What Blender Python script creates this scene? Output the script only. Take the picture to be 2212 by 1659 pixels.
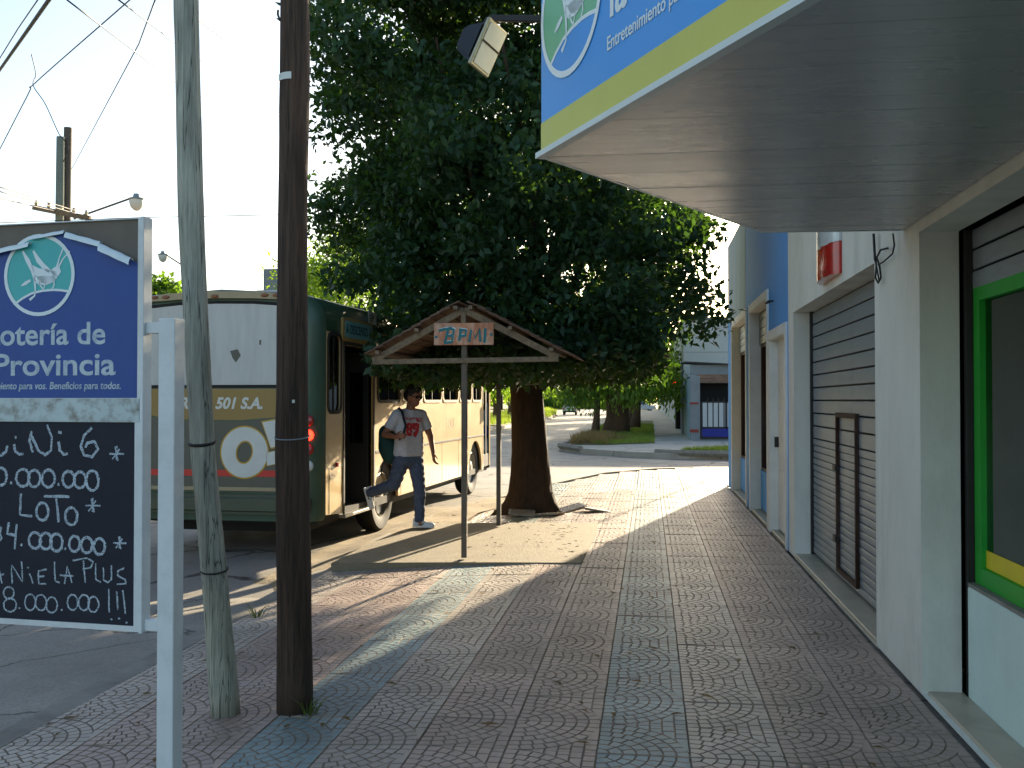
import bpy, bmesh, math, random
import numpy as np
from mathutils import Vector, Matrix

random.seed(7); rng = np.random.default_rng(11)
for o in list(bpy.data.objects): bpy.data.objects.remove(o)
scene = bpy.context.scene
COL = scene.collection
PI = math.pi
R = math.radians

# ------------------------------------------------------------------ camera
F, EYE = 1000.0, 1.55                       # focal length in pixels of a 1024 wide picture, eye height
_d = Vector(((649-512)/F, -(400-384)/F, -1)).normalized()      # where the street runs, in camera space
_up = Vector((0, -_d.z, _d.y)).normalized()
_ri = _d.cross(_up)
CAM = Matrix((_ri, _d, _up))                # camera space -> world
cd = bpy.data.cameras.new('camera'); cam = bpy.data.objects.new('camera', cd); COL.objects.link(cam)
cam.matrix_world = Matrix.Translation((0, 0, EYE)) @ CAM.to_4x4()
cd.sensor_width = 36; cd.lens = F/1024*36; cd.clip_end = 3000; cd.clip_start = 0.05
scene.camera = cam

# ------------------------------------------------------------------ sky, sun, exposure
SUN_AZ, SUN_EL = R(14.0), R(13.3)           # azimuth from +Y towards +X
world = bpy.data.worlds.new('World'); scene.world = world; world.use_nodes = True
wn = world.node_tree; wn.nodes.clear()
sky = wn.nodes.new('ShaderNodeTexSky'); sky.sky_type = 'NISHITA'; sky.sun_disc = False
sky.sun_elevation = SUN_EL; sky.sun_rotation = SUN_AZ
sky.air_density = 0.95; sky.dust_density = 1.5; sky.ozone_density = 1.0; sky.altitude = 0
bgn = wn.nodes.new('ShaderNodeBackground'); bgn.inputs['Strength'].default_value = 0.085
won = wn.nodes.new('ShaderNodeOutputWorld')
wn.links.new(sky.outputs[0], bgn.inputs[0]); wn.links.new(bgn.outputs[0], won.inputs[0])
ld = bpy.data.lights.new('sun', 'SUN'); ld.energy = 5.0; ld.angle = R(0.6); ld.color = (1.0, 0.83, 0.58)
sun = bpy.data.objects.new('sun', ld); COL.objects.link(sun)
sdir = Vector((math.sin(SUN_AZ)*math.cos(SUN_EL), math.cos(SUN_AZ)*math.cos(SUN_EL), math.sin(SUN_EL)))
sun.rotation_euler = (-sdir).to_track_quat('-Z', 'Y').to_euler(); sun.location = (30, 60, 40)
vs = scene.view_settings
vs.view_transform = 'Standard'; vs.look = 'None'; vs.gamma = 1.0; vs.exposure = 1.95
vs.use_curve_mapping = False

# ------------------------------------------------------------------ pixel -> place (D = pixel of a 2212 wide view of the photo)
def ray(x, y):
    u, v = x*1024/2212, y*1024/2212
    return CAM @ Vector(((u-512)/F, -(v-384)/F, -1))
def onz(x, y, z=0.0):
    r = ray(x, y); return r*((z-EYE)/r.z) + Vector((0, 0, EYE))
def ony(x, y, Y):
    r = ray(x, y); return r*(Y/r.y) + Vector((0, 0, EYE))
def inview(p, m=60):
    c = CAM.transposed() @ (Vector(p)-Vector((0, 0, EYE)))
    if c.z > -0.3: return False
    u, v = 512+F*c.x/-c.z, 384-F*c.y/-c.z
    return -m < u < 1024+m and -m < v < 768+m

# ------------------------------------------------------------------ materials
def lin(h):
    if isinstance(h, str):
        h = h.lstrip('#'); c = [int(h[i:i+2], 16)/255 for i in (0, 2, 4)]
        return tuple(x/12.92 if x <= .04045 else ((x+.055)/1.055)**2.4 for x in c)
    return tuple(h)
MATS = {}
def mat(name, col, rough=.6, var=.12, vs_=6., bump=0., bs=60., metal=0., spec=.4, stain=0., stain_col=(.05, .045, .04),
        stain_scale=1.6, stretch=(1, 1, 1), emit=None, es=0., objvar=0., trans=0., coat=0.):
    if name in MATS: return MATS[name]
    m = bpy.data.materials.new(name); m.use_nodes = True; MATS[name] = m
    nt = m.node_tree; N, L = nt.nodes, nt.links
    b = N['Principled BSDF']; c = lin(col)
    b.inputs['Roughness'].default_value = rough; b.inputs['Metallic'].default_value = metal
    b.inputs['Specular IOR Level'].default_value = spec
    if coat: b.inputs['Coat Weight'].default_value = coat; b.inputs['Coat Roughness'].default_value = .08
    tc = N.new('ShaderNodeTexCoord'); mp = N.new('ShaderNodeMapping'); mp.inputs['Scale'].default_value = stretch
    L.new(tc.outputs['Object'], mp.inputs['Vector'])
    no = N.new('ShaderNodeTexNoise'); no.inputs['Scale'].default_value = vs_; no.inputs['Detail'].default_value = 6
    no.inputs['Roughness'].default_value = .62
    L.new(mp.outputs[0], no.inputs['Vector'])
    rp = N.new('ShaderNodeValToRGB'); e = rp.color_ramp.elements
    e[0].position = .3; e[1].position = .7
    e[0].color = (*[max(0, x*(1-var)) for x in c], 1); e[1].color = (*[min(1, x*(1+var)) for x in c], 1)
    L.new(no.outputs['Fac'], rp.inputs[0]); out = rp.outputs[0]
    if stain:
        n2 = N.new('ShaderNodeTexNoise'); n2.inputs['Scale'].default_value = stain_scale; n2.inputs['Detail'].default_value = 7
        n2.inputs['Roughness'].default_value = .7; L.new(mp.outputs[0], n2.inputs['Vector'])
        r2 = N.new('ShaderNodeValToRGB'); r2.color_ramp.elements[0].position = .47; r2.color_ramp.elements[1].position = .72
        r2.color_ramp.elements[1].color = (stain, stain, stain, 1); L.new(n2.outputs['Fac'], r2.inputs[0])
        mx = N.new('ShaderNodeMix'); mx.data_type = 'RGBA'; mx.inputs['B'].default_value = (*lin(stain_col), 1)
        L.new(r2.outputs[0], mx.inputs['Factor']); L.new(out, mx.inputs['A']); out = mx.outputs['Result']
    if objvar:
        oi = N.new('ShaderNodeObjectInfo'); mr = N.new('ShaderNodeMapRange')
        mr.inputs['To Min'].default_value = 1-objvar; mr.inputs['To Max'].default_value = 1+objvar
        L.new(oi.outputs['Random'], mr.inputs['Value'])
        hs = N.new('ShaderNodeHueSaturation'); L.new(mr.outputs[0], hs.inputs['Value']); L.new(out, hs.inputs['Color']); out = hs.outputs[0]
    L.new(out, b.inputs['Base Color'])
    rr = N.new('ShaderNodeMapRange'); rr.inputs['To Min'].default_value = max(.02, rough-.08); rr.inputs['To Max'].default_value = min(1, rough+.1)
    L.new(no.outputs['Fac'], rr.inputs['Value']); L.new(rr.outputs[0], b.inputs['Roughness'])
    if bump:
        n3 = N.new('ShaderNodeTexNoise'); n3.inputs['Scale'].default_value = bs; n3.inputs['Detail'].default_value = 5
        L.new(mp.outputs[0], n3.inputs['Vector'])
        bp = N.new('ShaderNodeBump'); bp.inputs['Strength'].default_value = bump; bp.inputs['Distance'].default_value = .01
        L.new(n3.outputs['Fac'], bp.inputs['Height']); L.new(bp.outputs[0], b.inputs['Normal'])
    if emit: b.inputs['Emission Color'].default_value = (*lin(emit), 1); b.inputs['Emission Strength'].default_value = es
    return m
def leafmat(name, col, tcol, tw=.4, rough=.45):
    if name in MATS: return MATS[name]
    m = bpy.data.materials.new(name); m.use_nodes = True; MATS[name] = m
    nt = m.node_tree; N, L = nt.nodes, nt.links; b = N['Principled BSDF']; o = N['Material Output']
    at = N.new('ShaderNodeAttribute'); at.attribute_name = 'shade'
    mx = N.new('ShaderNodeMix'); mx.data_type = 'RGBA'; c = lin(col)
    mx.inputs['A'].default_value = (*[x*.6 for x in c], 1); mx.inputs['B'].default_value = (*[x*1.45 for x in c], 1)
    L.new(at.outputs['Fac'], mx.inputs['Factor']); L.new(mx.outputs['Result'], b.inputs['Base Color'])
    b.inputs['Roughness'].default_value = rough; b.inputs['Specular IOR Level'].default_value = .35
    t = N.new('ShaderNodeBsdfTranslucent'); t.inputs[0].default_value = (*lin(tcol), 1)
    ms = N.new('ShaderNodeMixShader'); ms.inputs[0].default_value = tw
    L.new(b.outputs[0], ms.inputs[1]); L.new(t.outputs[0], ms.inputs[2]); L.new(ms.outputs[0], o.inputs['Surface'])
    return m
def glassmat(name, tint=(.75, .8, .8), refl=1.0, through=.8):
    if name in MATS: return MATS[name]
    m = bpy.data.materials.new(name); m.use_nodes = True; MATS[name] = m
    nt = m.node_tree; N, L = nt.nodes, nt.links; N.remove(N['Principled BSDF']); o = N['Material Output']
    t = N.new('ShaderNodeBsdfTransparent'); t.inputs[0].default_value = (*[x*through for x in tint], 1)
    g = N.new('ShaderNodeBsdfGlossy'); g.inputs['Roughness'].default_value = .02
    fr = N.new('ShaderNodeFresnel'); fr.inputs[0].default_value = 1.52
    ad = N.new('ShaderNodeMath'); ad.operation = 'MULTIPLY_ADD'; ad.inputs[1].default_value = 1.3*refl; ad.inputs[2].default_value = .02
    L.new(fr.outputs[0], ad.inputs[0])
    ms = N.new('ShaderNodeMixShader'); L.new(ad.outputs[0], ms.inputs[0]); L.new(t.outputs[0], ms.inputs[1]); L.new(g.outputs[0], ms.inputs[2])
    L.new(ms.outputs[0], o.inputs['Surface'])
    return m
def crackmat(name, col, rough, crack=.5, scale=.45, rowsc=None, dirt=None):
    """concrete or asphalt with warped crack lines, patches and grit"""
    m = mat(name, col, rough, var=.16, vs_=1.3, bump=.5, bs=90, stain=.55, stain_col=dirt or (.10, .09, .075), stain_scale=.55)
    nt = m.node_tree; N, L = nt.nodes, nt.links; b = N['Principled BSDF']
    src = b.inputs['Base Color'].links[0].from_socket
    tc = N.new('ShaderNodeTexCoord'); no = N.new('ShaderNodeTexNoise'); no.inputs['Scale'].default_value = 1.1; no.inputs['Detail'].default_value = 6
    L.new(tc.outputs['Object'], no.inputs['Vector'])
    va = N.new('ShaderNodeVectorMath'); va.operation = 'MULTIPLY_ADD'; va.inputs[1].default_value = (1.0, 1.0, 0)
    L.new(no.outputs['Color'], va.inputs[0]); L.new(tc.outputs['Object'], va.inputs[2])
    vo = N.new('ShaderNodeTexVoronoi'); vo.feature = 'DISTANCE_TO_EDGE'; vo.inputs['Scale'].default_value = scale
    L.new(va.outputs[0], vo.inputs['Vector'])
    rp = N.new('ShaderNodeValToRGB'); rp.color_ramp.elements[0].position = .004; rp.color_ramp.elements[1].position = .018
    rp.color_ramp.elements[0].color = (crack, crack, crack, 1); rp.color_ramp.elements[1].color = (0, 0, 0, 1)
    L.new(vo.outputs['Distance'], rp.inputs[0])
    fine = N.new('ShaderNodeTexNoise'); fine.inputs['Scale'].default_value = 55; fine.inputs['Detail'].default_value = 3
    L.new(tc.outputs['Object'], fine.inputs['Vector'])
    fr = N.new('ShaderNodeMapRange'); fr.inputs['From Min'].default_value = .3; fr.inputs['From Max'].default_value = .7
    fr.inputs['To Min'].default_value = .78; fr.inputs['To Max'].default_value = 1.2; L.new(fine.outputs['Fac'], fr.inputs['Value'])
    hs = N.new('ShaderNodeHueSaturation'); L.new(fr.outputs[0], hs.inputs['Value']); L.new(src, hs.inputs['Color'])
    mx = N.new('ShaderNodeMix'); mx.data_type = 'RGBA'; mx.inputs['B'].default_value = (.02, .02, .018, 1)
    L.new(rp.outputs[0], mx.inputs['Factor']); L.new(hs.outputs[0], mx.inputs['A']); L.new(mx.outputs['Result'], b.inputs['Base Color'])
    return m

# ------------------------------------------------------------------ mesh helpers
def org(o):
    v = Vector((0, 0, 0))
    while o: v += o.location; o = o.parent
    return v
class MB:
    def __init__(s): s.v = []; s.f = []
    def add(s, vs, fs):
        k = len(s.v); s.v += [tuple(p) for p in vs]; s.f += [tuple(i+k for i in f) for f in fs]; return s
    def box(s, x0, x1, y0, y1, z0, z1, M=None):
        vs = [Vector(p) for p in ((x0,y0,z0),(x1,y0,z0),(x1,y1,z0),(x0,y1,z0),(x0,y0,z1),(x1,y0,z1),(x1,y1,z1),(x0,y1,z1))]
        if M is not None: vs = [M @ p for p in vs]
        return s.add(vs, [(0,3,2,1),(4,5,6,7),(0,1,5,4),(1,2,6,5),(2,3,7,6),(3,0,4,7)])
    def bar(s, a, b, w, h, up=(0, 0, 1)):
        a, b = Vector(a), Vector(b); d = (b-a); l = d.length; d.normalize()
        up = Vector(up); x = d.cross(up)
        if x.length < 1e-4: x = d.cross(Vector((1, 0, 0)))
        x.normalize(); z = x.cross(d)
        M = Matrix((x, d, z)).transposed().to_4x4(); M.translation = a
        return s.box(-w/2, w/2, 0, l, -h/2, h/2, M)
    def tube(s, pts, rad, n=8, cap=True, jit=0.):
        pts = [Vector(p) for p in pts]
        if not hasattr(rad, '__len__'): rad = [rad]*len(pts)
        k0 = len(s.v); prev = None
        for i, p in enumerate(pts):
            t = (pts[min(i+1, len(pts)-1)]-pts[max(i-1, 0)]).normalized()
            a = Vector((0, 0, 1)) if abs(t.z) < .9 else Vector((1, 0, 0))
            if prev is None: x = t.cross(a).normalized()
            else:
                x = prev - t*prev.dot(t); x = x.normalized() if x.length > 1e-5 else t.cross(a).normalized()
            prev = x; y = t.cross(x)
            for j in range(n):
                an = 2*PI*j/n; r = rad[i]*(1+random.uniform(-jit, jit))
                s.v.append(tuple(p+x*math.cos(an)*r+y*math.sin(an)*r))
        for i in range(len(pts)-1):
            for j in range(n):
                a = k0+i*n+j; b = k0+i*n+(j+1) % n; s.f.append((a, b, b+n, a+n))
        if cap:
            s.f.append(tuple(k0+j for j in range(n))[::-1]); e = k0+(len(pts)-1)*n; s.f.append(tuple(e+j for j in range(n)))
        return s
    def lathe(s, prof, n=20, M=None):
        """prof: (radius, height) along local z"""
        k0 = len(s.v)
        for r, h in prof:
            for j in range(n):
                p = Vector((r*math.cos(2*PI*j/n), r*math.sin(2*PI*j/n), h)); s.v.append(tuple(M @ p if M is not None else p))
        for i in range(len(prof)-1):
            for j in range(n):
                a = k0+i*n+j; b = k0+i*n+(j+1) % n; s.f.append((a, b, b+n, a+n))
        return s
    def prism(s, poly, M, t):
        """poly in local xy, extruded local z 0..t, placed by M"""
        n = len(poly); vs = [M @ Vector((x, y, 0)) for x, y in poly]+[M @ Vector((x, y, t)) for x, y in poly]
        return s.add(vs, [tuple(range(n))[::-1], tuple(range(n, 2*n))]+[(i, (i+1) % n, (i+1) % n+n, i+n) for i in range(n)])
    def ribbon(s, pts, w, M):
        pts = [Vector((x, y, 0)) for x, y in pts]; k0 = len(s.v)
        for i, p in enumerate(pts):
            t = (pts[min(i+1, len(pts)-1)]-pts[max(i-1, 0)])
            t = t.normalized() if t.length > 1e-9 else Vector((1, 0, 0)); nn = Vector((-t.y, t.x, 0))
            ww = (w[i] if hasattr(w, '__len__') else w)/2
            s.v.append(tuple(M @ (p+nn*ww))); s.v.append(tuple(M @ (p-nn*ww)))
        for i in range(len(pts)-1): a = k0+2*i; s.f.append((a, a+1, a+3, a+2))
        return s
    def sphere(s, c, r, n=10, m=6, M=None):
        c = Vector(c); rx, ry, rz = r if hasattr(r, '__len__') else (r, r, r); vs = []
        for i in range(1, m):
            th = PI*i/m
            for j in range(n): vs.append(Vector((rx*math.sin(th)*math.cos(2*PI*j/n), ry*math.sin(th)*math.sin(2*PI*j/n), rz*math.cos(th))))
        vs += [Vector((0, 0, rz)), Vector((0, 0, -rz))]
        if M is not None: vs = [M @ p for p in vs]
        vs = [c+p for p in vs]; fs = []
        for i in range(m-2):
            for j in range(n): a = i*n+j; b = i*n+(j+1) % n; fs.append((a, a+n, b+n, b))
        T = len(vs)-2; e = (m-2)*n
        for j in range(n): fs.append((T, j, (j+1) % n)); fs.append((T+1, e+(j+1) % n, e+j))
        return s.add(vs, fs)
    def mesh(s, name='m', off=Vector((0, 0, 0))):
        me = bpy.data.meshes.new(name); me.from_pydata([tuple(Vector(p)-off) for p in s.v], [], s.f); me.update(); return me
    def build(s, name, m, parent=None, smooth=False, bevel=0, local=False, seg=1):
        off = Vector((0, 0, 0)) if (parent is None or local) else org(parent)
        me = s.mesh(name, off); return link(name, me, m, parent, smooth, bevel, seg)
def link(name, me, m, parent=None, smooth=False, bevel=0, seg=1):
    bm = bmesh.new(); bm.from_mesh(me)
    if bevel:
        ed = [e for e in bm.edges if len(e.link_faces) == 2 and e.calc_face_angle(0) > .5]
        bmesh.ops.bevel(bm, geom=ed, offset=bevel, segments=seg, affect='EDGES', clamp_overlap=True)
    bmesh.ops.recalc_face_normals(bm, faces=bm.faces) if bevel or len(bm.faces) < 20000 else None
    bm.to_mesh(me); bm.free()
    ms = m if isinstance(m, (list, tuple)) else [m]
    if m is not None and len(me.materials) == 0:
        for x in ms: me.materials.append(MATS[x] if isinstance(x, str) else x)
    if smooth:
        me.polygons.foreach_set('use_smooth', [True]*len(me.polygons))
        if smooth is not True: me.set_sharp_from_angle(angle=R(smooth))
    o = bpy.data.objects.new(name, me); COL.objects.link(o)
    if parent: o.parent = parent
    return o
def npmesh(name, V, Fc, shade=None):
    me = bpy.data.meshes.new(name); V = np.asarray(V, np.float32); Fc = np.asarray(Fc, np.int32); k = Fc.shape[1]
    me.vertices.add(len(V)); me.vertices.foreach_set('co', V.ravel())
    me.loops.add(Fc.size); me.loops.foreach_set('vertex_index', Fc.ravel())
    me.polygons.add(len(Fc)); me.polygons.foreach_set('loop_start', np.arange(0, Fc.size, k, dtype=np.int32))
    me.update(calc_edges=True); me.validate()
    if shade is not None:
        a = me.attributes.new('shade', 'FLOAT', 'FACE'); a.data.foreach_set('value', np.asarray(shade, np.float32))
    return me
def rawobj(name, me, m, parent=None):
    me.materials.append(MATS[m] if isinstance(m, str) else m)
    o = bpy.data.objects.new(name, me); COL.objects.link(o)
    if parent: o.parent = parent
    return o
def thing(name, label, cat, loc=(0, 0, 0), rz=0, group=None):
    o = bpy.data.objects.new(name, None); COL.objects.link(o); o.empty_display_size = .2
    o.location = loc; o.rotation_euler = (0, 0, rz); return tag(o, label, cat, group)
def tag(o, label=None, cat=None, group=None, kind=None):
    if label: o['label'] = label
    if cat: o['category'] = cat
    if group: o['group'] = group
    if kind: o['kind'] = kind
    return o
def copy_tree(o, parent=None):
    c = o.copy(); COL.objects.link(c); c.parent = parent
    for ch in o.children: copy_tree(ch, c)
    return c
def frame(origin, x, y):
    x = Vector(x).normalized(); y = Vector(y).normalized(); z = x.cross(y).normalized()
    M = Matrix((x, y, z)).transposed().to_4x4(); M.translation = Vector(origin); return M
def curve_mesh(cu):
    o = bpy.data.objects.new('tmp', cu); COL.objects.link(o)
    me = bpy.data.meshes.new_from_object(o); bpy.data.objects.remove(o); return me
def plate(outline, holes, t):
    """flat plate with holes: outline, holes in xy, thickness z 0..t -> mesh"""
    cu = bpy.data.curves.new('c', 'CURVE'); cu.dimensions = '2D'; cu.fill_mode = 'BOTH'; cu.extrude = t/2
    for pl in [outline]+list(holes):
        sp = cu.splines.new('POLY'); sp.points.add(len(pl)-1)
        for p, q in zip(sp.points, pl): p.co = (q[0], q[1], 0, 1)
        sp.use_cyclic_u = True
    me = curve_mesh(cu); me.transform(Matrix.Translation((0, 0, t/2))); return me
def put(name, me, m, M, parent=None, smooth=False, bevel=0, local=False):
    if not local and parent is not None: M = Matrix.Translation(-org(parent)) @ M
    me.transform(M); return link(name, me, m, parent, smooth, bevel)
def text(s, size, M, name, m, parent=None, align='LEFT', shear=0, bold=0., sx=1., ext=.0008, local=False, space=1.):
    cu = bpy.data.curves.new('t', 'FONT'); cu.body = s; cu.size = size; cu.align_x = align; cu.shear = shear
    cu.offset = bold; cu.extrude = ext; cu.resolution_u = 4; cu.space_character = space
    me = curve_mesh(cu); me.transform(Matrix.Diagonal((sx, 1, 1, 1)))
    return put(name, me, m, M, parent, local=local)
def rect(a0, a1, b0, b1): return [(a0, b0), (a1, b0), (a1, b1), (a0, b1)]
def rrect(a0, a1, b0, b1, r, n=4):
    out = []
    for cx, cy, st in ((a1-r, b0+r, -PI/2), (a1-r, b1-r, 0), (a0+r, b1-r, PI/2), (a0+r, b0+r, PI)):
        for i in range(n+1): an = st+PI/2*i/n; out.append((cx+r*math.cos(an), cy+r*math.sin(an)))
    return out
def circ(cx, cy, r, n=40): return [(cx+r*math.cos(2*PI*i/n), cy+r*math.sin(2*PI*i/n)) for i in range(n)]
YZ = lambda x, flip=1: frame((x, 0, 0), (0, 1, 0), (0, 0, 1))       # local xy -> world y,z ; normal +x
def struct(name, bm, m, smooth=False): return tag(bm.build(name, m, smooth=smooth), kind='structure')
def noise2(x, y, s=1.):
    return (math.sin(x*1.7*s+y*2.3*s)+math.sin(x*3.1*s-y*1.9*s+1.3)+math.sin(x*.7*s+y*4.1*s+.4))/3
# ================================================================== GROUND, ROADS, PAVEMENTS
crackmat('asphalt', '#8b867d', .62, crack=.85, scale=.5)
crackmat('concrete_ground', '#8f8a80', .7, crack=.75, scale=.8)
crackmat('far_concrete', '#a8a498', .7, crack=.35, scale=.3)
mat('soil', '#8b7c61', .95, var=.3, vs_=2.5, bump=.8, bs=25, stain=.5, stain_col='#5d5138', stain_scale=3)
mat('earth', '#6f6a4c', .95, var=.3, vs_=.5, bump=.4, bs=4)
mat('kerb_concrete', '#8b867b', .8, var=.2, vs_=5, bump=.4, bs=70, stain=.5, stain_scale=2)
mat('slab_concrete', '#80755f', .85, var=.16, vs_=3, bump=.7, bs=40, stain=.5, stain_col='#655a47', stain_scale=5)
ROAD = -0.20
def zg(x): return 0.0 if x > -1.05 else 0.05*(x+1.05)          # the pavement falls gently to the kerb

struct('ground', MB().add([(-700, -200, -.26), (700, -200, -.26), (700, 1200, -.26), (-700, 1200, -.26)], [(0, 1, 2, 3)]), 'earth')
def strip_sheet(name, pts_l, pts_r, z, m, ny=1):
    b = MB(); vs = []; fs = []
    for (a, c) in zip(pts_l, pts_r): vs += [(a[0], a[1], z), (c[0], c[1], z)]
    for i in range(len(pts_l)-1): fs.append((2*i, 2*i+1, 2*i+3, 2*i+2))
    b.add(vs, fs); return struct(name, b, m)
strip_sheet('street', [(-8.8, -30), (-8.8, 92), (-11, 126), (-16, 190), (-26, 300)], [(-2.6, -30), (-2.6, 92), (-4.6, 126), (-9, 190), (-19, 300)], ROAD, 'asphalt')
struct('cross_street', MB().add([(-2.6, 16, ROAD+.004), (60, 23.0, ROAD+.004), (60, 30.4, ROAD+.004), (-2.6, 35, ROAD+.004)], [(0, 1, 2, 3)]), 'asphalt')

# near pavement: kerb line, base slab, kerb, tiles
KERB = [(-3.07, -6), (-3.07, 12.5), (-2.9, 14.5), (-2.45, 16.5), (-1.85, 18.8), (-.95, 21.4), (.1, 22.8), (1.4, 23.6), (4, 23.8), (14, 23.8)]
def kerb_x(y):
    for (x0, y0), (x1, y1) in zip(KERB, KERB[1:]):
        if y0 <= y <= y1 and y1 > y0: return x0+(x1-x0)*(y-y0)/(y1-y0)
    return 99
b = MB()
ys = [-6, 3, 9, 12.5, 14.5, 16.5, 18.8, 21.4, 22.8, 23.6, 23.8]
for y0, y1 in zip(ys, ys[1:]):
    k0, k1 = kerb_x(y0+1e-6), min(kerb_x(y1-1e-6), 13)
    b.add([(k0, y0, zg(k0)-.03), (max(-1.05, k0), y0, -.03), (max(-1.05, k1), y1, -.03), (k1, y1, zg(k1)-.03)], [(0, 1, 2, 3)])
    b.add([(max(-1.05, k0), y0, -.03), (14, y0, -.03), (14, y1, -.03), (max(-1.05, k1), y1, -.03)], [(0, 1, 2, 3)])
sidewalk = struct('sidewalk', b, 'concrete_ground')
b = MB()
kp = []
for (x0, y0), (x1, y1) in zip(KERB, KERB[1:]):
    n = max(1, int(math.hypot(x1-x0, y1-y0)/1.0))
    kp += [(x0+(x1-x0)*i/n, y0+(y1-y0)*i/n) for i in range(n)]
kp.append(KERB[-1]); vs = []; fs = []
for i, (x, y) in enumerate(kp):
    a = Vector(kp[max(0, i-1)]); c = Vector(kp[min(len(kp)-1, i+1)]); t = (c-a).normalized(); nn = Vector((-t.y, t.x))
    o_, i_ = Vector((x, y))+nn*.16, Vector((x, y))-nn*.02; z = zg(x)+.006+.012*noise2(x, y)
    if y < 8.6: z = zg(x)+.004
    vs += [(i_.x, i_.y, z-.05), (i_.x, i_.y, z), (o_.x-nn.x*.03, o_.y-nn.y*.03, z), (o_.x, o_.y, z-.03), (o_.x+nn.x*.03, o_.y+nn.y*.03, ROAD-.03)]
for i in range(len(kp)-1):
    for j in range(4): a = i*5+j; fs.append((a, a+5, a+6, a+1))
b.add(vs, fs); struct('kerb', b, 'kerb_concrete')

# driveway apron at the lower left, and the dirt beaten over the kerb beside the bus
b = MB(); vs = []; fs = []; nx, ny = 14, 40
for j in range(ny+1):
    for i in range(nx+1):
        x = -3.2-2.6*i/nx; y = -4+12.6*j/ny; t = min(1, max(0, (-3.2-x)/1.6)); e = min(1, max(0, (8.6-y)/1.2))
        z = (-.108*(1-t)+(ROAD+.006)*t)*e+(ROAD-.01)*(1-e)
        vs.append((x, y, z+.004*noise2(x, y, 2)))
for j in range(ny):
    for i in range(nx): a = j*(nx+1)+i; fs.append((a, a+nx+1, a+nx+2, a+1))
b.add(vs, fs); struct('driveway_apron', b, 'concrete_ground', smooth=True)
b = MB(); vs = []; fs = []; nx, ny = 26, 90
for j in range(ny+1):
    for i in range(nx+1):
        y = 8.7+8.2*j/ny; x = -3.95+1.55*i/nx+ (0 if y < 14 else (y-14)*.22); nz = noise2(x*2, y, 1.4)
        edge = kerb_x(y)+.42+.22*noise2(y, 3, 1.3)+.1*noise2(y, 9, 4)
        if y > 13.2: edge += .3
        if y < 9.7: edge -= .45
        base = zg(x)+.016 if x > kerb_x(y)-.12 else max(ROAD+.012, zg(kerb_x(y))+.016-(kerb_x(y)-.12-x)*.28)
        z = base+.012*nz; z -= max(0, x-edge)*.35+max(0, 9.3-y)*.1+max(0, y-16.2)*.2+max(0, -3.75-x)*.3
        vs.append((x, y, z))
for j in range(ny):
    for i in range(nx): a = j*(nx+1)+i; fs.append((a, a+1, a+nx+2, a+nx+1))
b.add(vs, fs); struct('dirt_strip', b, 'soil', smooth=True)

# ---- fan pattern tiles: every cobble of the pattern is a raised pad
P = .405
def tile_mesh(name, mirror, mats):
    v, f, mi = [], [], []
    def pad(poly):
        c = np.mean(poly, 0); n = len(poly); k = len(v)
        a = [tuple(p)+(-.007,) for p in poly]; t = []
        for p in poly:
            d = np.array(p)-c; l = np.linalg.norm(d); t.append(tuple(c+d*(1-.0034/l))+(0.,))
        v.extend(a+t); f.append(tuple(range(k+n, k+2*n))); mi.append(0)
        for i in range(n): f.append((k+i, k+(i+1) % n, k+n+(i+1) % n, k+n+i)); mi.append(1)
    g = .0024; NR = 7; w = P/NR
    for i in range(NR):
        r0, r1 = i*w+g, (i+1)*w-g; rm = (r0+r1)/2; n = max(1, round(PI/2*rm/.058))
        for j in range(n):
            a0, a1 = PI/2*j/n, PI/2*(j+1)/n; da = g/max(rm, .03)
            a0 += da; a1 -= da; am = (a0+a1)/2
            pl = [(r1*math.cos(a0), r1*math.sin(a0)), (r1*math.cos(am), r1*math.sin(am)), (r1*math.cos(a1), r1*math.sin(a1)), (r0*math.cos(a1), r0*math.sin(a1)), (r0*math.cos(a0), r0*math.sin(a0))]
            pad([np.array((min(x, P-g), min(y, P-g))) for x, y in pl])
    for i in range(1, NR):
        x0, x1 = i*w+g, (i+1)*w-g
        y0, y1 = math.sqrt(max(0, P*P-x0*x0))+g*2, math.sqrt(max(0, P*P-x1*x1))+g*2
        if P-g-y0 < .006: y0 = P-g-.006
        if P-y1 <= .02: continue
        cuts = [k_ for k_ in (P*.18, P*.34, P*.5, P*.66, P*.82) if y0+.015 < k_ < P-.02] if i % 2 else [k_ for k_ in (P*.26, P*.42, P*.58, P*.74, P*.9) if y0+.015 < k_ < P-.02]
        lo0, lo1 = y0, y1
        for k_ in cuts+[P]:
            pad([np.array(q) for q in ((x0, lo0), (x1, min(lo1, k_-g-.004)), (x1, k_-g), (x0, k_-g))]); lo0 = lo1 = k_+g
    e = .0012; k = len(v)
    v += [(e, e, -.007), (P-e, e, -.007), (P-e, P-e, -.007), (e, P-e, -.007), (e, e, -.03), (P-e, e, -.03), (P-e, P-e, -.03), (e, P-e, -.03)]
    for q in ((0, 1, 2, 3), (0, 4, 5, 1), (1, 5, 6, 2), (2, 6, 7, 3), (3, 7, 4, 0)): f.append(tuple(k+i for i in q)); mi.append(1)
    V = [(x-P/2, (P-y if mirror else y)-P/2, z) for x, y, z in v]
    me = bpy.data.meshes.new(name); me.from_pydata(V, [], [q[::-1] for q in f] if mirror else f)
    for m in mats: me.materials.append(MATS[m])
    me.polygons.foreach_set('material_index', mi); me.update()
    bm = bmesh.new(); bm.from_mesh(me); bmesh.ops.recalc_face_normals(bm, faces=bm.faces); bm.to_mesh(me); bm.free()
    return me
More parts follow.
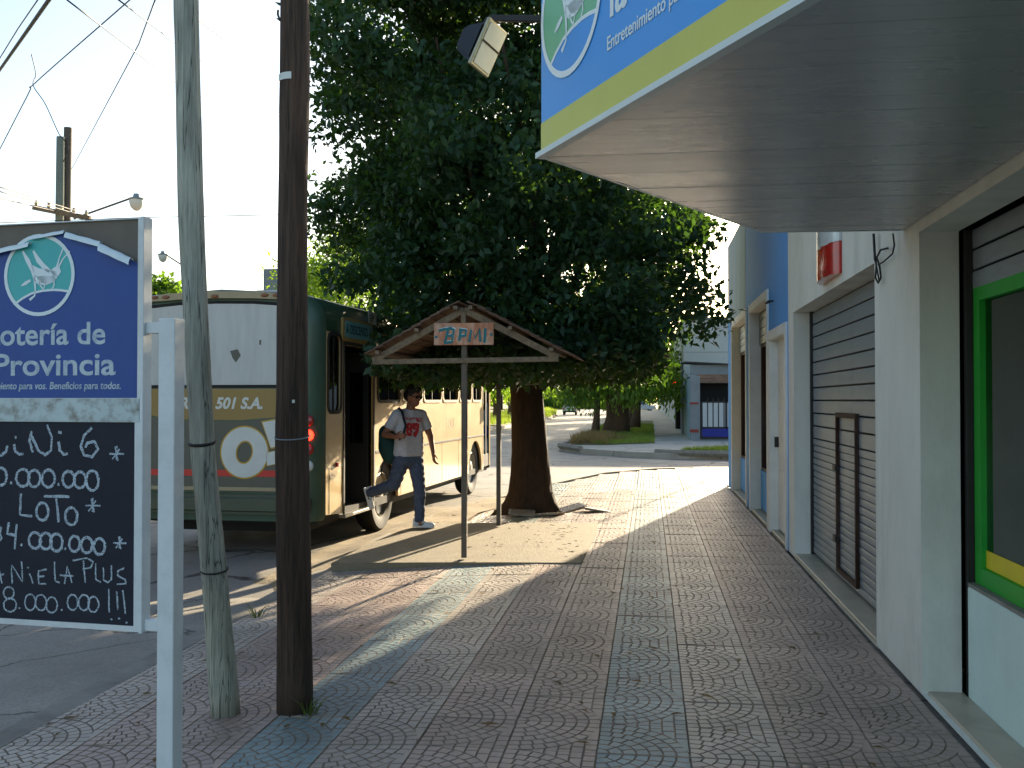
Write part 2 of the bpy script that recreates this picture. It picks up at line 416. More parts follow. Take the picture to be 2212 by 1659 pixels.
for nm, c in (('tile_red', '#a99489'), ('tile_blue', '#7d9192'), ('tile_grey', '#b0a599')):
    mat(nm, c, .46, var=.14, vs_=4, bump=.3, bs=120, spec=.4, objvar=.15, stain=.45, stain_col='#6a5d4e', stain_scale=2.2)
def world_dirt(m):
    nt = m.node_tree; N, L = nt.nodes, nt.links; b_ = N['Principled BSDF']; src = b_.inputs['Base Color'].links[0].from_socket
    ge = N.new('ShaderNodeNewGeometry'); n_ = N.new('ShaderNodeTexNoise'); n_.inputs['Scale'].default_value = .9; n_.inputs['Detail'].default_value = 8; n_.inputs['Roughness'].default_value = .68
    L.new(ge.outputs['Position'], n_.inputs['Vector']); mr = N.new('ShaderNodeMapRange'); mr.inputs['From Min'].default_value = .3; mr.inputs['From Max'].default_value = .7; mr.inputs['To Min'].default_value = .72; mr.inputs['To Max'].default_value = 1.22
    L.new(n_.outputs['Fac'], mr.inputs['Value']); hs = N.new('ShaderNodeHueSaturation'); L.new(mr.outputs[0], hs.inputs['Value']); L.new(src, hs.inputs['Color']); L.new(hs.outputs[0], b_.inputs['Base Color'])
for nm in ('tile_red', 'tile_blue', 'tile_grey'): world_dirt(MATS[nm])
mat('tile_joint', '#948777', .9, var=.3, vs_=12)
world_dirt(MATS['tile_joint'])
TM = {(c, m): tile_mesh('paving_tile', m, ('tile_'+c, 'tile_joint')) for c in ('red', 'blue', 'grey') for m in (0, 1)}
X0 = 1.389; cols = {}
SLAB = (-3.0, -.64, 9.42, 12.6)
pick = []
for ci in range(-7, 11):
    xc = X0-P*(ci+.5); k = ci % 4
    c = 'blue' if k == 3 else ('grey' if (k == 2 or (ci < 0 and k == 1)) else 'red')
    for r in range(0, 53):
        yc = 2.4+P*(r+.5)
        if xc > X0 and yc < 18.75: continue
        if xc-P/2 < kerb_x(yc)-.01 or (yc > 22 and yc > 22.0+.0+(1.75 if xc > 1 else 1.0)): continue
        if SLAB[0]+.2 < xc < SLAB[1]-.1 and SLAB[2]+.25 < yc < SLAB[3]-.25: continue
        if math.hypot(xc+1.68, (yc-14.1)) < .52: continue
        pick.append((xc, yc, c, (r+ci//2) % 2))
vis = [t for t in pick if inview((t[0], t[1], 0), 12)]
vis.sort(key=lambda t: t[1]**2+t[0]**2)
near = set(id(t) for t in vis[:300])
bv, bf, bmi = [], [], []; kk = 0
acc = {}
for t in pick:
    xc, yc, c, m = t; lift = random.uniform(-.0025, .0025)
    z = zg(xc)+lift
    Mx = Matrix.Translation((xc, yc, z)) @ Matrix.Rotation(-math.atan(.05) if xc < -1.05 else 0, 4, 'Y') @ Matrix.Rotation(random.uniform(-.004, .004), 4, 'X') @ Matrix.Rotation(random.uniform(-.006, .006), 4, 'Z')
    if id(t) in near:
        o = bpy.data.objects.new('paving_tile', TM[(c, m)]); COL.objects.link(o); o.parent = sidewalk; o.matrix_local = Mx
    else: acc.setdefault((c, m), []).append(np.array(Mx))
# the rest of the field as one part: plain numpy join
V, L_, S_, MI = [], [], [], []; base = 0; ls = 0
slots = ['tile_red', 'tile_blue', 'tile_grey', 'tile_joint']
for (c, m), ms in acc.items():
    me = TM[(c, m)]; n = len(me.vertices); co = np.empty(n*3, np.float32); me.vertices.foreach_get('co', co); co = co.reshape(-1, 3)
    li = np.empty(len(me.loops), np.int32); me.loops.foreach_get('vertex_index', li)
    st = np.empty(len(me.polygons), np.int32); me.polygons.foreach_get('loop_start', st)
    mi = np.empty(len(me.polygons), np.int32); me.polygons.foreach_get('material_index', mi)
    mi = np.where(mi == 1, 3, slots.index('tile_'+c))
    for M4 in ms:
        V.append(co @ M4[:3, :3].T+M4[:3, 3]); L_.append(li+base); S_.append(st+ls); MI.append(mi); base += n; ls += len(li)
me = bpy.data.meshes.new('paving_tiles'); V = np.concatenate(V).astype(np.float32); L_ = np.concatenate(L_); S_ = np.concatenate(S_); MI = np.concatenate(MI)
me.vertices.add(len(V)); me.vertices.foreach_set('co', V.ravel()); me.loops.add(len(L_)); me.loops.foreach_set('vertex_index', L_)
me.polygons.add(len(S_)); me.polygons.foreach_set('loop_start', S_); me.update(calc_edges=True)
for s in slots: me.materials.append(MATS[s])
me.polygons.foreach_set('material_index', MI.astype(np.int32))
o = bpy.data.objects.new('paving_tiles', me); COL.objects.link(o); o.parent = sidewalk; o['kind'] = 'stuff'

# shelter slab
b = MB(); vs = []; fs = []
top = [(-3.02, 9.30), (-2.7, 9.36), (-2.0, 9.42), (-1.3, 9.46), (-.64, 9.48), (-.62, 10.5), (-.61, 11.6), (-.64, 12.62), (-1.6, 12.58), (-2.3, 12.5), (-2.75, 12.4), (-2.95, 11.8), (-3.03, 10.6)]
n = len(top)
for x, y in top: vs.append((x+.012*noise2(x, y, 5), y+.012*noise2(y, x, 5), .012+(x+.64)*.012))
for x, y in top: vs.append((x+.004, y+.004, zg(x)-.06))
b.add(vs, [tuple(range(n))]+[(i, i+n, (i+1) % n+n, (i+1) % n) for i in range(n)])
struct('shelter_slab', b, 'slab_concrete').data
# far side of the cross street: kerb island, path, verge
b = MB()
far = [(-2.9, 36.5), (-3.05, 34.4), (-2.2, 32.4), (-.6, 30.6), (.6, 29.85), (30, 29.5), (30, 41), (1.75, 41), (1.75, 160), (-2.9, 160)]
n = len(far)
b.add([(x, y, -.02) for x, y in far]+[(x, y, -.3) for x, y in far], [tuple(range(n))]+[(i, i+n, (i+1) % n+n, (i+1) % n) for i in range(n)])
struct('far_sidewalk', b, 'far_concrete')
b = MB(); line = far[9:]+far[:6]
line = [(-2.9, 90), (-2.9, 36.5), (-3.05, 34.4), (-2.2, 32.4)]
for pts, z in ((line, .05), ([(.2, 30.4), (.9, 29.9), (2, 29.72), (12, 29.6)], .06)):
    b.tube([(x, y, z-.07) for x, y in pts], .10, n=6)
struct('far_kerb', b, 'kerb_concrete')
struct('left_sidewalk', MB().box(-13.5, -8.8, -30, 92, -.3, -.05).box(-30, -8.8, -30, -29, -.3, -.06), 'far_concrete')
for (nm, pl, h) in (('verge', [(-2.75, 36.3), (-2.7, 34.9), (-1.6, 34.9), (.2, 36.6), (.24, 60), (.3, 75), (-2.75, 75)], .0), ('verge', [(.9, 30.9), (2.2, 30.25), (9, 30.1), (9, 31.9), (2.6, 32.4)], .0), ('verge', [(-13, 60), (-9.0, 60), (-9.0, 92), (-11, 120), (-16, 160), (-22, 160)], 0)):
    n = len(pl); bb = MB().add([(x, y, .02) for x, y in pl]+[(x, y, -.28) for x, y in pl], [tuple(range(n))]+[(i, i+n, (i+1) % n+n, (i+1) % n) for i in range(n)])
    struct(nm, bb, 'earth')
# ================================================================== BUILDINGS ON THE RIGHT
def onx(x, y, X):
    r = ray(x, y); p = r*(X/r.x)+Vector((0, 0, EYE)); return p.y, p.z
WX = 1.42
mat('white_render', '#d6d6cc', .8, var=.06, vs_=3, bump=.25, bs=45, stain=.4, stain_col='#9a9888', stain_scale=1.8, stretch=(1, 1.1, .45))
mat('mint_render', '#c9dcd3', .75, var=.05, vs_=4, bump=.2, bs=60)
mat('blue_render', '#4b96dc', .75, var=.08, vs_=2, bump=.2, bs=50, stain=.12, stain_col='#6d93b4', stain_scale=.9, stretch=(1, 1, .6))
mat('frame_white', '#dadbd6', .7, var=.05, vs_=5, bump=.15, bs=60, stain=.25, stain_col='#98968c', stain_scale=2)
mat('galvanised', '#8a9398', .45, var=.14, vs_=3, metal=.35, stain=.4, stain_col='#595a57', stain_scale=3, stretch=(1, 1, 3))
mat('dark_iron', '#2a2826', .55, var=.2, vs_=12, bump=.2, bs=80)
mat('rusty_iron', '#3f2c22', .8, var=.4, vs_=14, bump=.3, bs=80)
mat('green_paint', '#1f9a2c', .4, var=.08, vs_=8, stain=.2, stain_col='#1b6a20')
mat('yellow_tape', '#d8c02a', .45, var=.06)
mat('beige_tile', '#b7ab95', .4, var=.08, vs_=6, stain=.4, stain_col='#7a705f', stain_scale=4)
mat('brown_wood', '#382219', .5, var=.3, vs_=6, stretch=(6, 6, .6))
mat('interior_grey', '#6b6b68', .8, var=.08)
mat('interior_dark', '#2c2b2a', .8, var=.1)
mat('roof_felt', '#77736c', .9, var=.2)
glassmat('shop_glass', (.6, .63, .62), 1.0, .55)
glassmat('window_glass', (.35, .38, .4), 1.1, .5)

wb = thing('white_shop_building', 'white rendered shop building with grey roller shutter and green framed window on the right', 'building', (WX, 6, 0))
SHOP = (1.2, 5.53, 2.44); SHUT = (6.59, 10.19, 2.42)
put('wall', plate(rect(.4, 10.56, 0, 4.3), [rect(SHOP[0], SHOP[1], .004, SHOP[2]), rect(SHUT[0], SHUT[1], .004, SHUT[2])], .2), 'white_render', YZ(WX), wb, bevel=.006)
MB().box(WX+.2, 9, .4, 10.54, 4.15, 4.28).box(WX+.2, 9, .4, .6, 0, 4.14).box(8.8, 9, .62, 10.54, 0, 4.14).build('roof', 'roof_felt', wb)
MB().box(WX+.2, 8.8, 6.3, 6.42, 0, 4.14).build('partition_wall', 'interior_dark', wb)
# roller shutter: every slat a piece of its own
def slat_mesh(L, h, d=.006):
    b = MB(); prof = [(0, 0), (-d*.8, h*.03), (-d, h*.3), (-d*1.1, h*.5), (-d, h*.78), (-d*.6, h*.89), (0, h*.90), (.004, h*.90), (.004, 0)]
    n = len(prof); vs = [(x, 0, z) for x, z in prof]+[(x, L, z) for x, z in prof]
    b.add(vs, [tuple(range(n)), tuple(range(n, 2*n))[::-1]]+[(i, i+n, (i+1) % n+n, (i+1) % n) for i in range(n)])
    me = b.mesh('slat'); me.materials.append(MATS['galvanised'])
    bm = bmesh.new(); bm.from_mesh(me); bmesh.ops.recalc_face_normals(bm, faces=bm.faces); bm.to_mesh(me); bm.free(); return me
sx = WX+.185
sh = MB().box(sx-.03, sx+.04, SHUT[0], SHUT[0]+.05, .04, SHUT[2]).box(sx-.03, sx+.04, SHUT[1]-.05, SHUT[1], .04, SHUT[2]).box(sx+.05, sx+.06, SHUT[0], SHUT[1], 0, SHUT[2]).build('roller_shutter', 'dark_iron', wb)
def slats(parent, y0, y1, z0, z1, pitch, x):
    me = slat_mesh(y1-y0, pitch); n = int((z1-z0)/pitch)
    for i in range(n):
        o = bpy.data.objects.new('slat', me); COL.objects.link(o); o.parent = parent
        o.location = Vector((x+random.uniform(-.002, .002), y0, z0+i*pitch))-org(parent)
slats(sh, SHUT[0]+.05, SHUT[1]-.05, .06, 1.20, .062, sx)
slats(sh, SHUT[0]+.05, SHUT[1]-.05, 1.18, SHUT[2], .124, sx)
y0, zt = onx(1855, 905, sx); y1, _ = onx(1815, 905, sx); _, zb = onx(1835, 1270, sx); zb = .12
wk = put('wicket_door', plate(rect(y0-.04, y1+.04, zb-.02, zt+.04), [rect(y0, y1, zb+.02, zt)], .03), 'rusty_iron', YZ(sx-.035), sh)
for zz in (.95, .35): MB().box(sx-.05, sx-.02, y1-.02, y1+.1, zz, zz+.05).build('hinge', 'dark_iron', wk)
MB().box(WX+.002, sx+.04, SHUT[0]-.0, SHUT[1], -.02, .035).build('threshold', 'beige_tile', wb, bevel=.004)
# shop front with green frame
gx = WX+.27
YS = SHOP[1]-.07
ym, zm = onx(2070, 1250, gx-.04); 
MB().box(gx-.06, gx+.1, SHOP[0], YS, .0, zm).build('sill_wall', 'mint_render', wb, bevel=.006)
MB().box(gx-.058, gx+.1, SHOP[0], YS, zm+.001, zm+.02).build('window_sill', 'kerb_concrete', wb)
_, zf = onx(2062, 640, gx)
gf = put('window_frame', plate(rect(SHOP[0], YS+.005, zm+.021, zf), [rect(SHOP[0]+.1, YS-.09, zm+.11, zf-.07)], .07), 'green_paint', YZ(gx-.02), wb, bevel=.006)
MB().box(gx+.01, gx+.016, SHOP[0]+.1, YS-.09, zm+.11, zf-.07).build('window_pane', 'shop_glass', gf)
MB().box(gx+.005, gx+.0085, SHOP[0]+.1, YS-.09, zm+.111, zm+.20).build('yellow_strip', 'yellow_tape', gf)
s2 = MB().box(gx-.05, gx+.02, SHOP[1]-.05, SHOP[1]-.004, 0, SHOP[2]).box(gx+.04, gx+.06, SHOP[0], SHOP[1]-.05, zf+.01, SHOP[2]).build('rolled_shutter', 'dark_iron', wb)
slats(s2, SHOP[0], SHOP[1]-.05, zf-.01, SHOP[2]+.02, .11, gx-.01)
MB().box(WX+.03, gx-.06, SHOP[0], SHOP[1], -.02, .02).build('doorstep', 'beige_tile', wb, bevel=.004)
MB().box(gx+.1, 6, SHOP[0]-.4, 6.25, -.02, .01).build('shop_floor', 'beige_tile', wb)
MB().box(2.6, 2.64, 3.2, 4.7, 0, 2.6).build('display_panel', 'interior_grey', wb)
MB().box(4.6, 4.66, .7, 6.25, 0, 3).build('shop_wall', 'interior_grey', wb)
# bits on the white wall
mat('sign_white_gloss', '#c9cfcf', .18, var=.15, vs_=12, coat=.5)
mat('sign_red_gloss', '#b3231c', .2, var=.25, vs_=9, coat=.5)
ya, za = onx(1795, 590, WX-.08); yb_, zb_ = onx(1757, 594, WX-.08); _, zt_ = onx(1760, 500, WX-.08)
zlow = min(za, zb_)-.0
wsg = thing('wall_sign', 'small bulging white and red wall sign above the grey roller shutter', 'sign', (WX, (ya+yb_)/2, zlow))
def bulge(z0, z1, m, nm):
    b = MB(); n = 8; vs = []; fs = []
    for j in range(n+1):
        y = ya+(yb_-ya)*j/n; x = WX-.02-.075*abs(math.sin(PI*j/n))**.5-.012*math.sin(j*2.6)
        vs += [(x, y, z0), (x, y, z1)]
    for j in range(n): fs.append((2*j, 2*j+1, 2*j+3, 2*j+2))
    vs += [(WX-.001, ya, z0), (WX-.001, ya, z1), (WX-.001, yb_, z0), (WX-.001, yb_, z1)]
    k = 2*n+2; fs += [(k, k+1, 1, 0), (2*n, 2*n+1, k+3, k+2), (k,)+tuple(range(0, 2*n+2, 2))+(k+2,), (k+1,)+tuple(range(1, 2*n+2, 2))+(k+3,)]
    b.add(vs, fs); return b.build(nm, m, wsg, smooth=40)
bulge(zlow, zlow+.24, 'sign_red_gloss', 'red_panel'); bulge(zlow+.242, zlow+.85, 'sign_white_gloss', 'white_panel')
mat('cable_black', '#1b1a1a', .6, var=.1)
def cpt(x, y, X=WX-.03): r = onx(x, y, X); return (X, r[0], r[1])
b = MB()
b.tube([cpt(1888, 505), cpt(1890, 545), cpt(1893, 575), cpt(1891, 600), cpt(1897, 611), cpt(1903, 600), cpt(1900, 575), cpt(1894, 556), cpt(1902, 540), cpt(1918, 536)], .006, 6)
b.tube([cpt(1897, 572), cpt(1908, 566), cpt(1928, 548), cpt(1932, 530), cpt(1929, 505)], .005, 6)
b.tube([cpt(1886, 505), cpt(1889, 560), cpt(1893, 572), cpt(1896, 590), cpt(1899, 605)], .005, 6)
tag(b.build('coiled_cable', 'cable_black', smooth=True), 'coiled black cable hanging below the canopy by the white pillar', 'cable')
hk = onx(1672, 655, WX)
tag(MB().tube([(WX+.01, hk[0]+.05, hk[1]+.03), (WX-.06, hk[0]+.05, hk[1]+.03), (WX-.09, hk[0], hk[1]), (WX-.05, hk[0]-.06, hk[1]+.01)], .011, 6).build('wall_hook', 'dark_iron', smooth=True), 'small iron hook on the blue wall above the white door', 'hook')

bb = thing('blue_building', 'blue rendered corner building with white framed tall openings beside the shutter', 'building', (WX, 14, 0))
YE = 18.45
OPN = [(10.72, 12.08, 2.26, 'door'), (12.34, 14.36, 2.78, 'tall'), (15.0, 17.45, 2.80, 'tall')]
put('wall', plate(rect(10.562, YE, 0, 4.32), [rect(a, c, .004, h) for a, c, h, _ in OPN], .2), 'blue_render', YZ(WX), bb, bevel=.006)
MB().box(WX+.2, 9, 10.56, YE, 4.15, 4.30).box(WX+.2, 9, YE-.2, YE-.001, 0, 4.14).box(8.8, 9, 10.56, YE-.21, 0, 4.14).build('roof', 'roof_felt', bb)
mat('faded_paint', '#9db2bd', .8, var=.1, vs_=1.5, stain=.5, stain_col='#7d8a8c', stain_scale=1.2, stretch=(1, 1, .5))
put('faded_paint', plate([(15.1, 2.93), (YE-.01, 2.93), (YE-.01, 4.31), (15.1, 4.31)], [], .003), 'faded_paint', YZ(WX-.003), bb)
for i, (a, c, h, kd) in enumerate(OPN):
    w = .10
    o = put('white_surround', plate([(a-w, 0), (a, 0), (a, h), (c, h), (c, 0), (c+w, 0), (c+w, h+w), (a-w, h+w)], [], .022), 'frame_white', YZ(WX-.022), bb, bevel=.004)
    dx = .165 if kd == 'tall' else .11
    MB().box(WX-.02, WX+dx, a+.001, a+.012, 0, h-.013).box(WX-.02, WX+dx, c-.012, c-.001, 0, h-.013).box(WX-.02, WX+dx, a+.001, c-.001, h-.012, h-.001).build('reveal', 'frame_white', o)
    MB().box(WX-.0, WX+dx, a+.013, c-.013, -.02, .03).build('threshold', 'beige_tile', bb, bevel=.004)
    X = WX+dx
    if kd == 'door':
        d = MB().box(X-.03, X+.03, a, c, .05, h).build('door', 'frame_white', bb)
        for q in range(2):
            for r_ in range(3): MB().box(X-.042, X-.03, a+.12+q*.6, a+.58+q*.6, .2+r_*.68, .75+r_*.68).build('door_panel', 'frame_white', d, bevel=.008)
        MB().box(X-.08, X-.03, c-.12, c-.08, 1.0, 1.12).build('handle', 'dark_iron', d)
    else:
        fr = put('window_frame', plate(rect(a, c, .03, h), [rect(a+.09, (a+c)/2-.04, .62, h-.5), rect((a+c)/2+.04, c-.09, .62, h-.5)], .06), 'brown_wood', YZ(X-.03), bb)
        MB().box(X, X+.006, a+.09, (a+c)/2-.04, .62, h-.5).build('window_pane', 'window_glass', fr)
        MB().box(X, X+.006, (a+c)/2+.04, c-.09, .62, h-.5).build('window_pane', 'window_glass', fr)
        MB().box(X-.045, X-.03, a+.06, c-.06, .05, .58).build('blue_panel', 'blue_render', fr)
        st = MB().box(X-.05, X-.034, a+.02, c-.02, h-.46, h-.02).build('shutter_box', 'dark_iron', bb)
        slats(st, a+.03, c-.03, h-.46, h, .11, X-.05)
        MB().box(X+.06, X+.1, a, c, .04, h).build('window_backing', 'interior_grey', bb)

# ------------------------------------------------------------------ the pointed canopy with its sign
mat('sign_blue', '#3d97e6', .35, var=.03, vs_=2, stain=.12, stain_col='#7fb7e6')
mat('sign_lime', '#c6c455', .4, var=.04, vs_=2, stain=.2, stain_col='#8f9a55', stretch=(1, 1, .3))
mat('sign_green', '#74ba8c', .4, var=.03)
mat('print_white', '#dde8ea', .45, var=.03)
mat('trim_white', '#ccd6d4', .4, var=.05)
mat('fascia_dark', '#3b3d3d', .6)
def soffit_mat():
    m = mat('soffit_pvc', '#b6babb', .27, var=.06, vs_=2, spec=.55, stain=.35, stain_col='#8d8a86', stain_scale=2, stretch=(.4, 1.6, 1))
    nt = m.node_tree; N, L = nt.nodes, nt.links; b_ = N['Principled BSDF']
    tc = N.new('ShaderNodeTexCoord'); sp = N.new('ShaderNodeSeparateXYZ'); L.new(tc.outputs['Object'], sp.inputs[0])
    fr = N.new('ShaderNodeMath'); fr.operation = 'PINGPONG'; fr.inputs[1].default_value = .05; L.new(sp.outputs['Y'], fr.inputs[0])
    mr = N.new('ShaderNodeMapRange'); mr.inputs['From Max'].default_value = .002; L.new(fr.outputs[0], mr.inputs['Value'])
    n = N.new('ShaderNodeTexNoise'); n.inputs['Scale'].default_value = 2.2; L.new(tc.outputs['Object'], n.inputs['Vector'])
    ad = N.new('ShaderNodeMath'); ad.operation = 'MULTIPLY_ADD'; ad.inputs[1].default_value = 1.0; L.new(n.outputs['Fac'], ad.inputs[0]); L.new(mr.outputs[0], ad.inputs[2])
    bp = N.new('ShaderNodeBump'); bp.inputs['Strength'].default_value = .5; bp.inputs['Distance'].default_value = .006
    L.new(ad.outputs[0], bp.inputs['Height']); L.new(bp.outputs[0], b_.inputs['Normal'])
soffit_mat()
TIP = Vector((-.42, 3.88, 2.5)); FA = Vector((.65, 5.81, 2.5)); FB = Vector((.65, 1.95, 2.5)); HT = 1.15
can = thing('shop_canopy', 'pointed shop canopy with blue and lime fascia sign and grey soffit', 'canopy', (WX, 3.9, 2.5))
pl = [(WX-.004, 5.85), (FA.x, FA.y), (TIP.x, TIP.y), (FB.x, FB.y), (WX-.004, 1.9)]
sof = MB().prism(pl, Matrix.Translation((0, 0, 2.512)), .01).build('soffit', 'fascia_dark', can)
def sof_x(y): return TIP.x+(.65-TIP.x)*abs(y-3.88)/1.93
yy = 1.96; random.seed(12)
while yy < 5.79:                                          # long narrow ceiling boards, each a hair out of line
    y0, y1 = yy, min(yy+.159, 5.80); z_ = 2.501+random.uniform(0, .0016)
    poly = [(sof_x(y0)+.004, y0)]+([(TIP.x+.004, 3.88)] if y0 < 3.88 < y1 else [])+[(sof_x(y1)+.004, y1), (WX-.006, y1), (WX-.006, y0)]
    MB().prism(poly[::-1], Matrix.Translation((0, 0, z_)), .009).build('ceiling_board', 'soffit_pvc', sof); yy += .1605
MB().prism([(WX-.004, 5.83), (FA.x, FA.y-.03), (TIP.x+.05, TIP.y), (FB.x, FB.y+.03), (WX-.004, 1.92)], Matrix.Translation((0, 0, 2.5+HT-.02)), .02).build('top_cover', 'roof_felt', can)
d = (FB-TIP).normalized(); n_ = d.cross(Vector((0, 0, 1))); L_ = (FB-TIP).length      # along the sign, outwards, length
def fbox(s0, s1, z0, z1, t0, t1):
    vs = []
    for t in (t0, t1):
        for s_, z_ in ((s0, z0), (s1, z0), (s1, z1), (s0, z1)): vs.append(TIP+d*s_+Vector((0, 0, z_))+n_*t)
    return MB().add(vs, [(0, 1, 2, 3), (4, 5, 6, 7), (0, 1, 5, 4), (1, 2, 6, 5), (2, 3, 7, 6), (3, 0, 4, 7)])
fas = fbox(.012, L_, .13, HT, -.02, 0).build('fascia_panel', 'sign_blue', can)
fbox(.010, L_, .018, .1295, -.02, .001).build('lime_stripe', 'sign_lime', can)
fbox(-.012, L_+.01, -.004, .0175, -.02, .016).build('bottom_trim', 'trim_white', can)
fbox(-.0, L_, HT+.001, HT+.03, -.02, .012).build('top_trim', 'trim_white', can)
for (a, c) in ((TIP+Vector((.014, .02, 0)), FA), (FA, Vector((WX-.005, 5.85, 2.5))), (FB, Vector((WX-.005, 1.9, 2.5)))):
    dd = (c-a).normalized(); b = MB(); b.bar(a+Vector((0, 0, HT/2)), c+Vector((0, 0, HT/2)), .02, HT-.002); b.build('side_fascia', 'trim_white', can)

mat('logo_line', '#e4eef0', .45, var=.02)
def logo(cx, cy, r, M, parent, disc, ground, line='logo_line'):
    """round emblem: ring, green sky, blue ground, pale grasshopper"""
    def at(k): return M @ Matrix.Translation((cx, cy, k))
    arc = [(-.70, -.70), (-.45, -.55), (-.2, -.44), (.1, -.385), (.4, -.37), (.62, -.385), (.9, -.43)]
    put('emblem_disc', plate(circ(0, 0, .97*r), [], .0006), disc, at(.0004), parent)
    low = [p for p in circ(0, 0, .96, 60) if p[1] < -.43 and not (p[0] < -.70)]
    low.sort(key=lambda p: math.atan2(p[1], p[0]) % (2*PI))
    poly = [(x*r, y*r) for x, y in low]+[(x*r, y*r) for x, y in arc[::-1]]
    put('emblem_ground', plate(poly, [], .0006), ground, at(.0012), parent)
    put('emblem_ring', plate(circ(0, 0, r), [circ(0, 0, .91*r)], .0006), line, at(.0022), parent)
    b = MB(); k = at(.0030)
    def st(pts, w): b.ribbon([(x*r, y*r) for x, y in pts], [q*r for q in w] if hasattr(w, '__len__') else w*r, k)
    st(arc, .055)
    st([(-.47, .60), (-.32, .36), (-.18, .1), (-.12, -.14)], [.05, .12, .09, .05])
    st([(-.17, .60), (-.02, .36), (.12, .22), (.3, .08)], [.05, .13, .12, .1])
    st([(-.22, .25), (-.05, .08), (.12, -.02), (.3, -.05), (.5, .0)], [.02, .2, .36, .34, .16])
    st([(-.15, -.08), (.0, -.13), (.2, -.14), (.45, -.1)], [.1, .2, .22, .12])
    st([(.38, .0), (.5, .08), (.6, .12)], [.22, .24, .12])
    st([(.50, .18), (.58, .42), (.70, .68)], [.05, .03, .05]); st([(.55, .18), (.68, .38), (.86, .55)], [.05, .03, .04])
    st([(-.50, -.25), (-.38, -.19), (-.24, -.12)], [.03, .09, .06])
    st([(-.12, -.14), (-.1, -.35), (-.12, -.5), (-.26, -.6)], [.06, .045, .045, .07])
    st([(.0, -.18), (.06, -.28), (.13, -.36)], .035); st([(.42, -.12), (.43, -.26), (.36, -.36)], .035); st([(.2, -.18), (.17, -.26), (.12, -.36)], .03)
    b.build('emblem_figure', line, parent)
SM = frame(TIP+n_*0.0012, d, (0, 0, 1))
logo(.285, .506, .268, SM, can, 'sign_green', 'sign_blue')
text('Entretenimiento para vos. Beneficios para todos.', .068, SM @ Matrix.Translation((.584, .226, .0006)), 'tagline', 'print_white', can, bold=.0006, sx=.88)
text('la Provincia', .215, SM @ Matrix.Translation((.60, .335, .0006)), 'sign_word', 'print_white', can, bold=.004, sx=.92)
text('Lotería de', .215, SM @ Matrix.Translation((.60, .60, .0006)), 'sign_word', 'print_white', can, bold=.004, sx=.92)

# floodlight on its arm at the canopy tip
mat('lamp_housing', '#3a3c40', .45, metal=.6, var=.15)
mat('lamp_aluminium', '#b9ad8e', .35, metal=.7, var=.15)
mat('lamp_glass', '#d8d2bd', .1, var=.08, coat=.6)
fl = thing('floodlight', 'grey box floodlight on a short arm beside the blue canopy sign', 'floodlight', (-.62, 3.95, 2.95))
pA = ony(1160, 42, 3.9); pB = ony(1058, 40, 3.96); pC = ony(1046, 62, 3.97)
MB().bar(pA+Vector((.03, 0, 0)), pB, .022, .026).bar(pB, pC, .02, .03).build('arm', 'dark_iron', fl, bevel=.003)
c0 = ony(1043, 100, 3.97)
ln = Vector((.84, -.36, -.40)).normalized(); ly = Vector((-.22, -.05, -.97)); ly = (ly-ln*ly.dot(ln)).normalized()
LM = frame(c0, ln, ly) @ Matrix.Scale(.86, 4)
h = MB().prism([(-.10, -.05), (.02, -.105), (.02, .105), (-.10, .06)], LM @ Matrix.Translation((0, 0, -.075)), .15).build('housing', 'lamp_housing', fl, bevel=.014, seg=2)
MB().box(.021, .040, -.115, .115, -.086, .086, LM).build('front_frame', 'lamp_aluminium', fl, bevel=.004)
MB().box(.041, .045, -.10, .10, -.072, .072, LM).build('lens', 'lamp_glass', fl)
MB().bar(LM @ Vector((-.05, -.06, 0)), pC, .02, .02).build('bracket', 'lamp_aluminium', fl)
MB().box(.0455, .049, -.012, -.004, -.08, .08, LM).build('guard_bar', 'rusty_iron', fl)
# ================================================================== LOTTERY BOARD, POLES, SHELTER
mat('board_frame', '#d3d8d8', .5, var=.06, vs_=4, stain=.3, stain_col='#8c8a80', stain_scale=5)
mat('board_back', '#6d655b', .7, var=.15, vs_=6)
mat('board_blue', '#2a4c92', .5, var=.08, vs_=5, bump=.1, bs=30)
mat('board_teal', '#4db3b2', .5, var=.06, vs_=4)
mat('chalkboard', '#1b1f2b', .75, var=.2, vs_=5, stain=.25, stain_col='#353c49', stain_scale=4)
mat('flaky_white', '#bcc9c8', .7, var=.08, vs_=6, stain=.9, stain_col='#6b5a44', stain_scale=16)
mat('worn_print', '#b9c7cd', .5, var=.08, vs_=20, stain=.5, stain_col='#2c4a95', stain_scale=26)
def chalk_mat():
    m = mat('chalk', '#aebcc6', .95, var=.15, vs_=30); nt = m.node_tree; N, L = nt.nodes, nt.links
    n = N.new('ShaderNodeTexNoise'); n.inputs['Scale'].default_value = 190; n.inputs['Detail'].default_value = 3
    tc = N.new('ShaderNodeTexCoord'); L.new(tc.outputs['Object'], n.inputs['Vector'])
    r_ = N.new('ShaderNodeMapRange'); r_.inputs['From Min'].default_value = .36; r_.inputs['From Max'].default_value = .52; r_.inputs['To Min'].default_value = .35
    L.new(n.outputs['Fac'], r_.inputs['Value']); L.new(r_.outputs[0], N['Principled BSDF'].inputs['Alpha'])
chalk_mat()
BW = .80
ba = R(6); bxd = Vector((math.cos(ba), -math.sin(ba), 0)); bO = Vector((-1.985, 3.70, 0))-bxd*BW
lb = thing('lottery_board', 'white framed lottery board with blue emblem poster over a chalkboard of prizes', 'sign board', (bO.x+.4, bO.y, 0))
BM = frame(bO, bxd, (0, 0, 1)); bn = BM.to_3x3() @ Vector((0, 0, 1)); BMi = BM.inverted()
def bd(x, y):
    r = ray(x, y); o = Vector((0, 0, EYE)); t = (bO-o).dot(bn)/r.dot(bn); p = BMi @ (o+r*t); return p.x, p.y
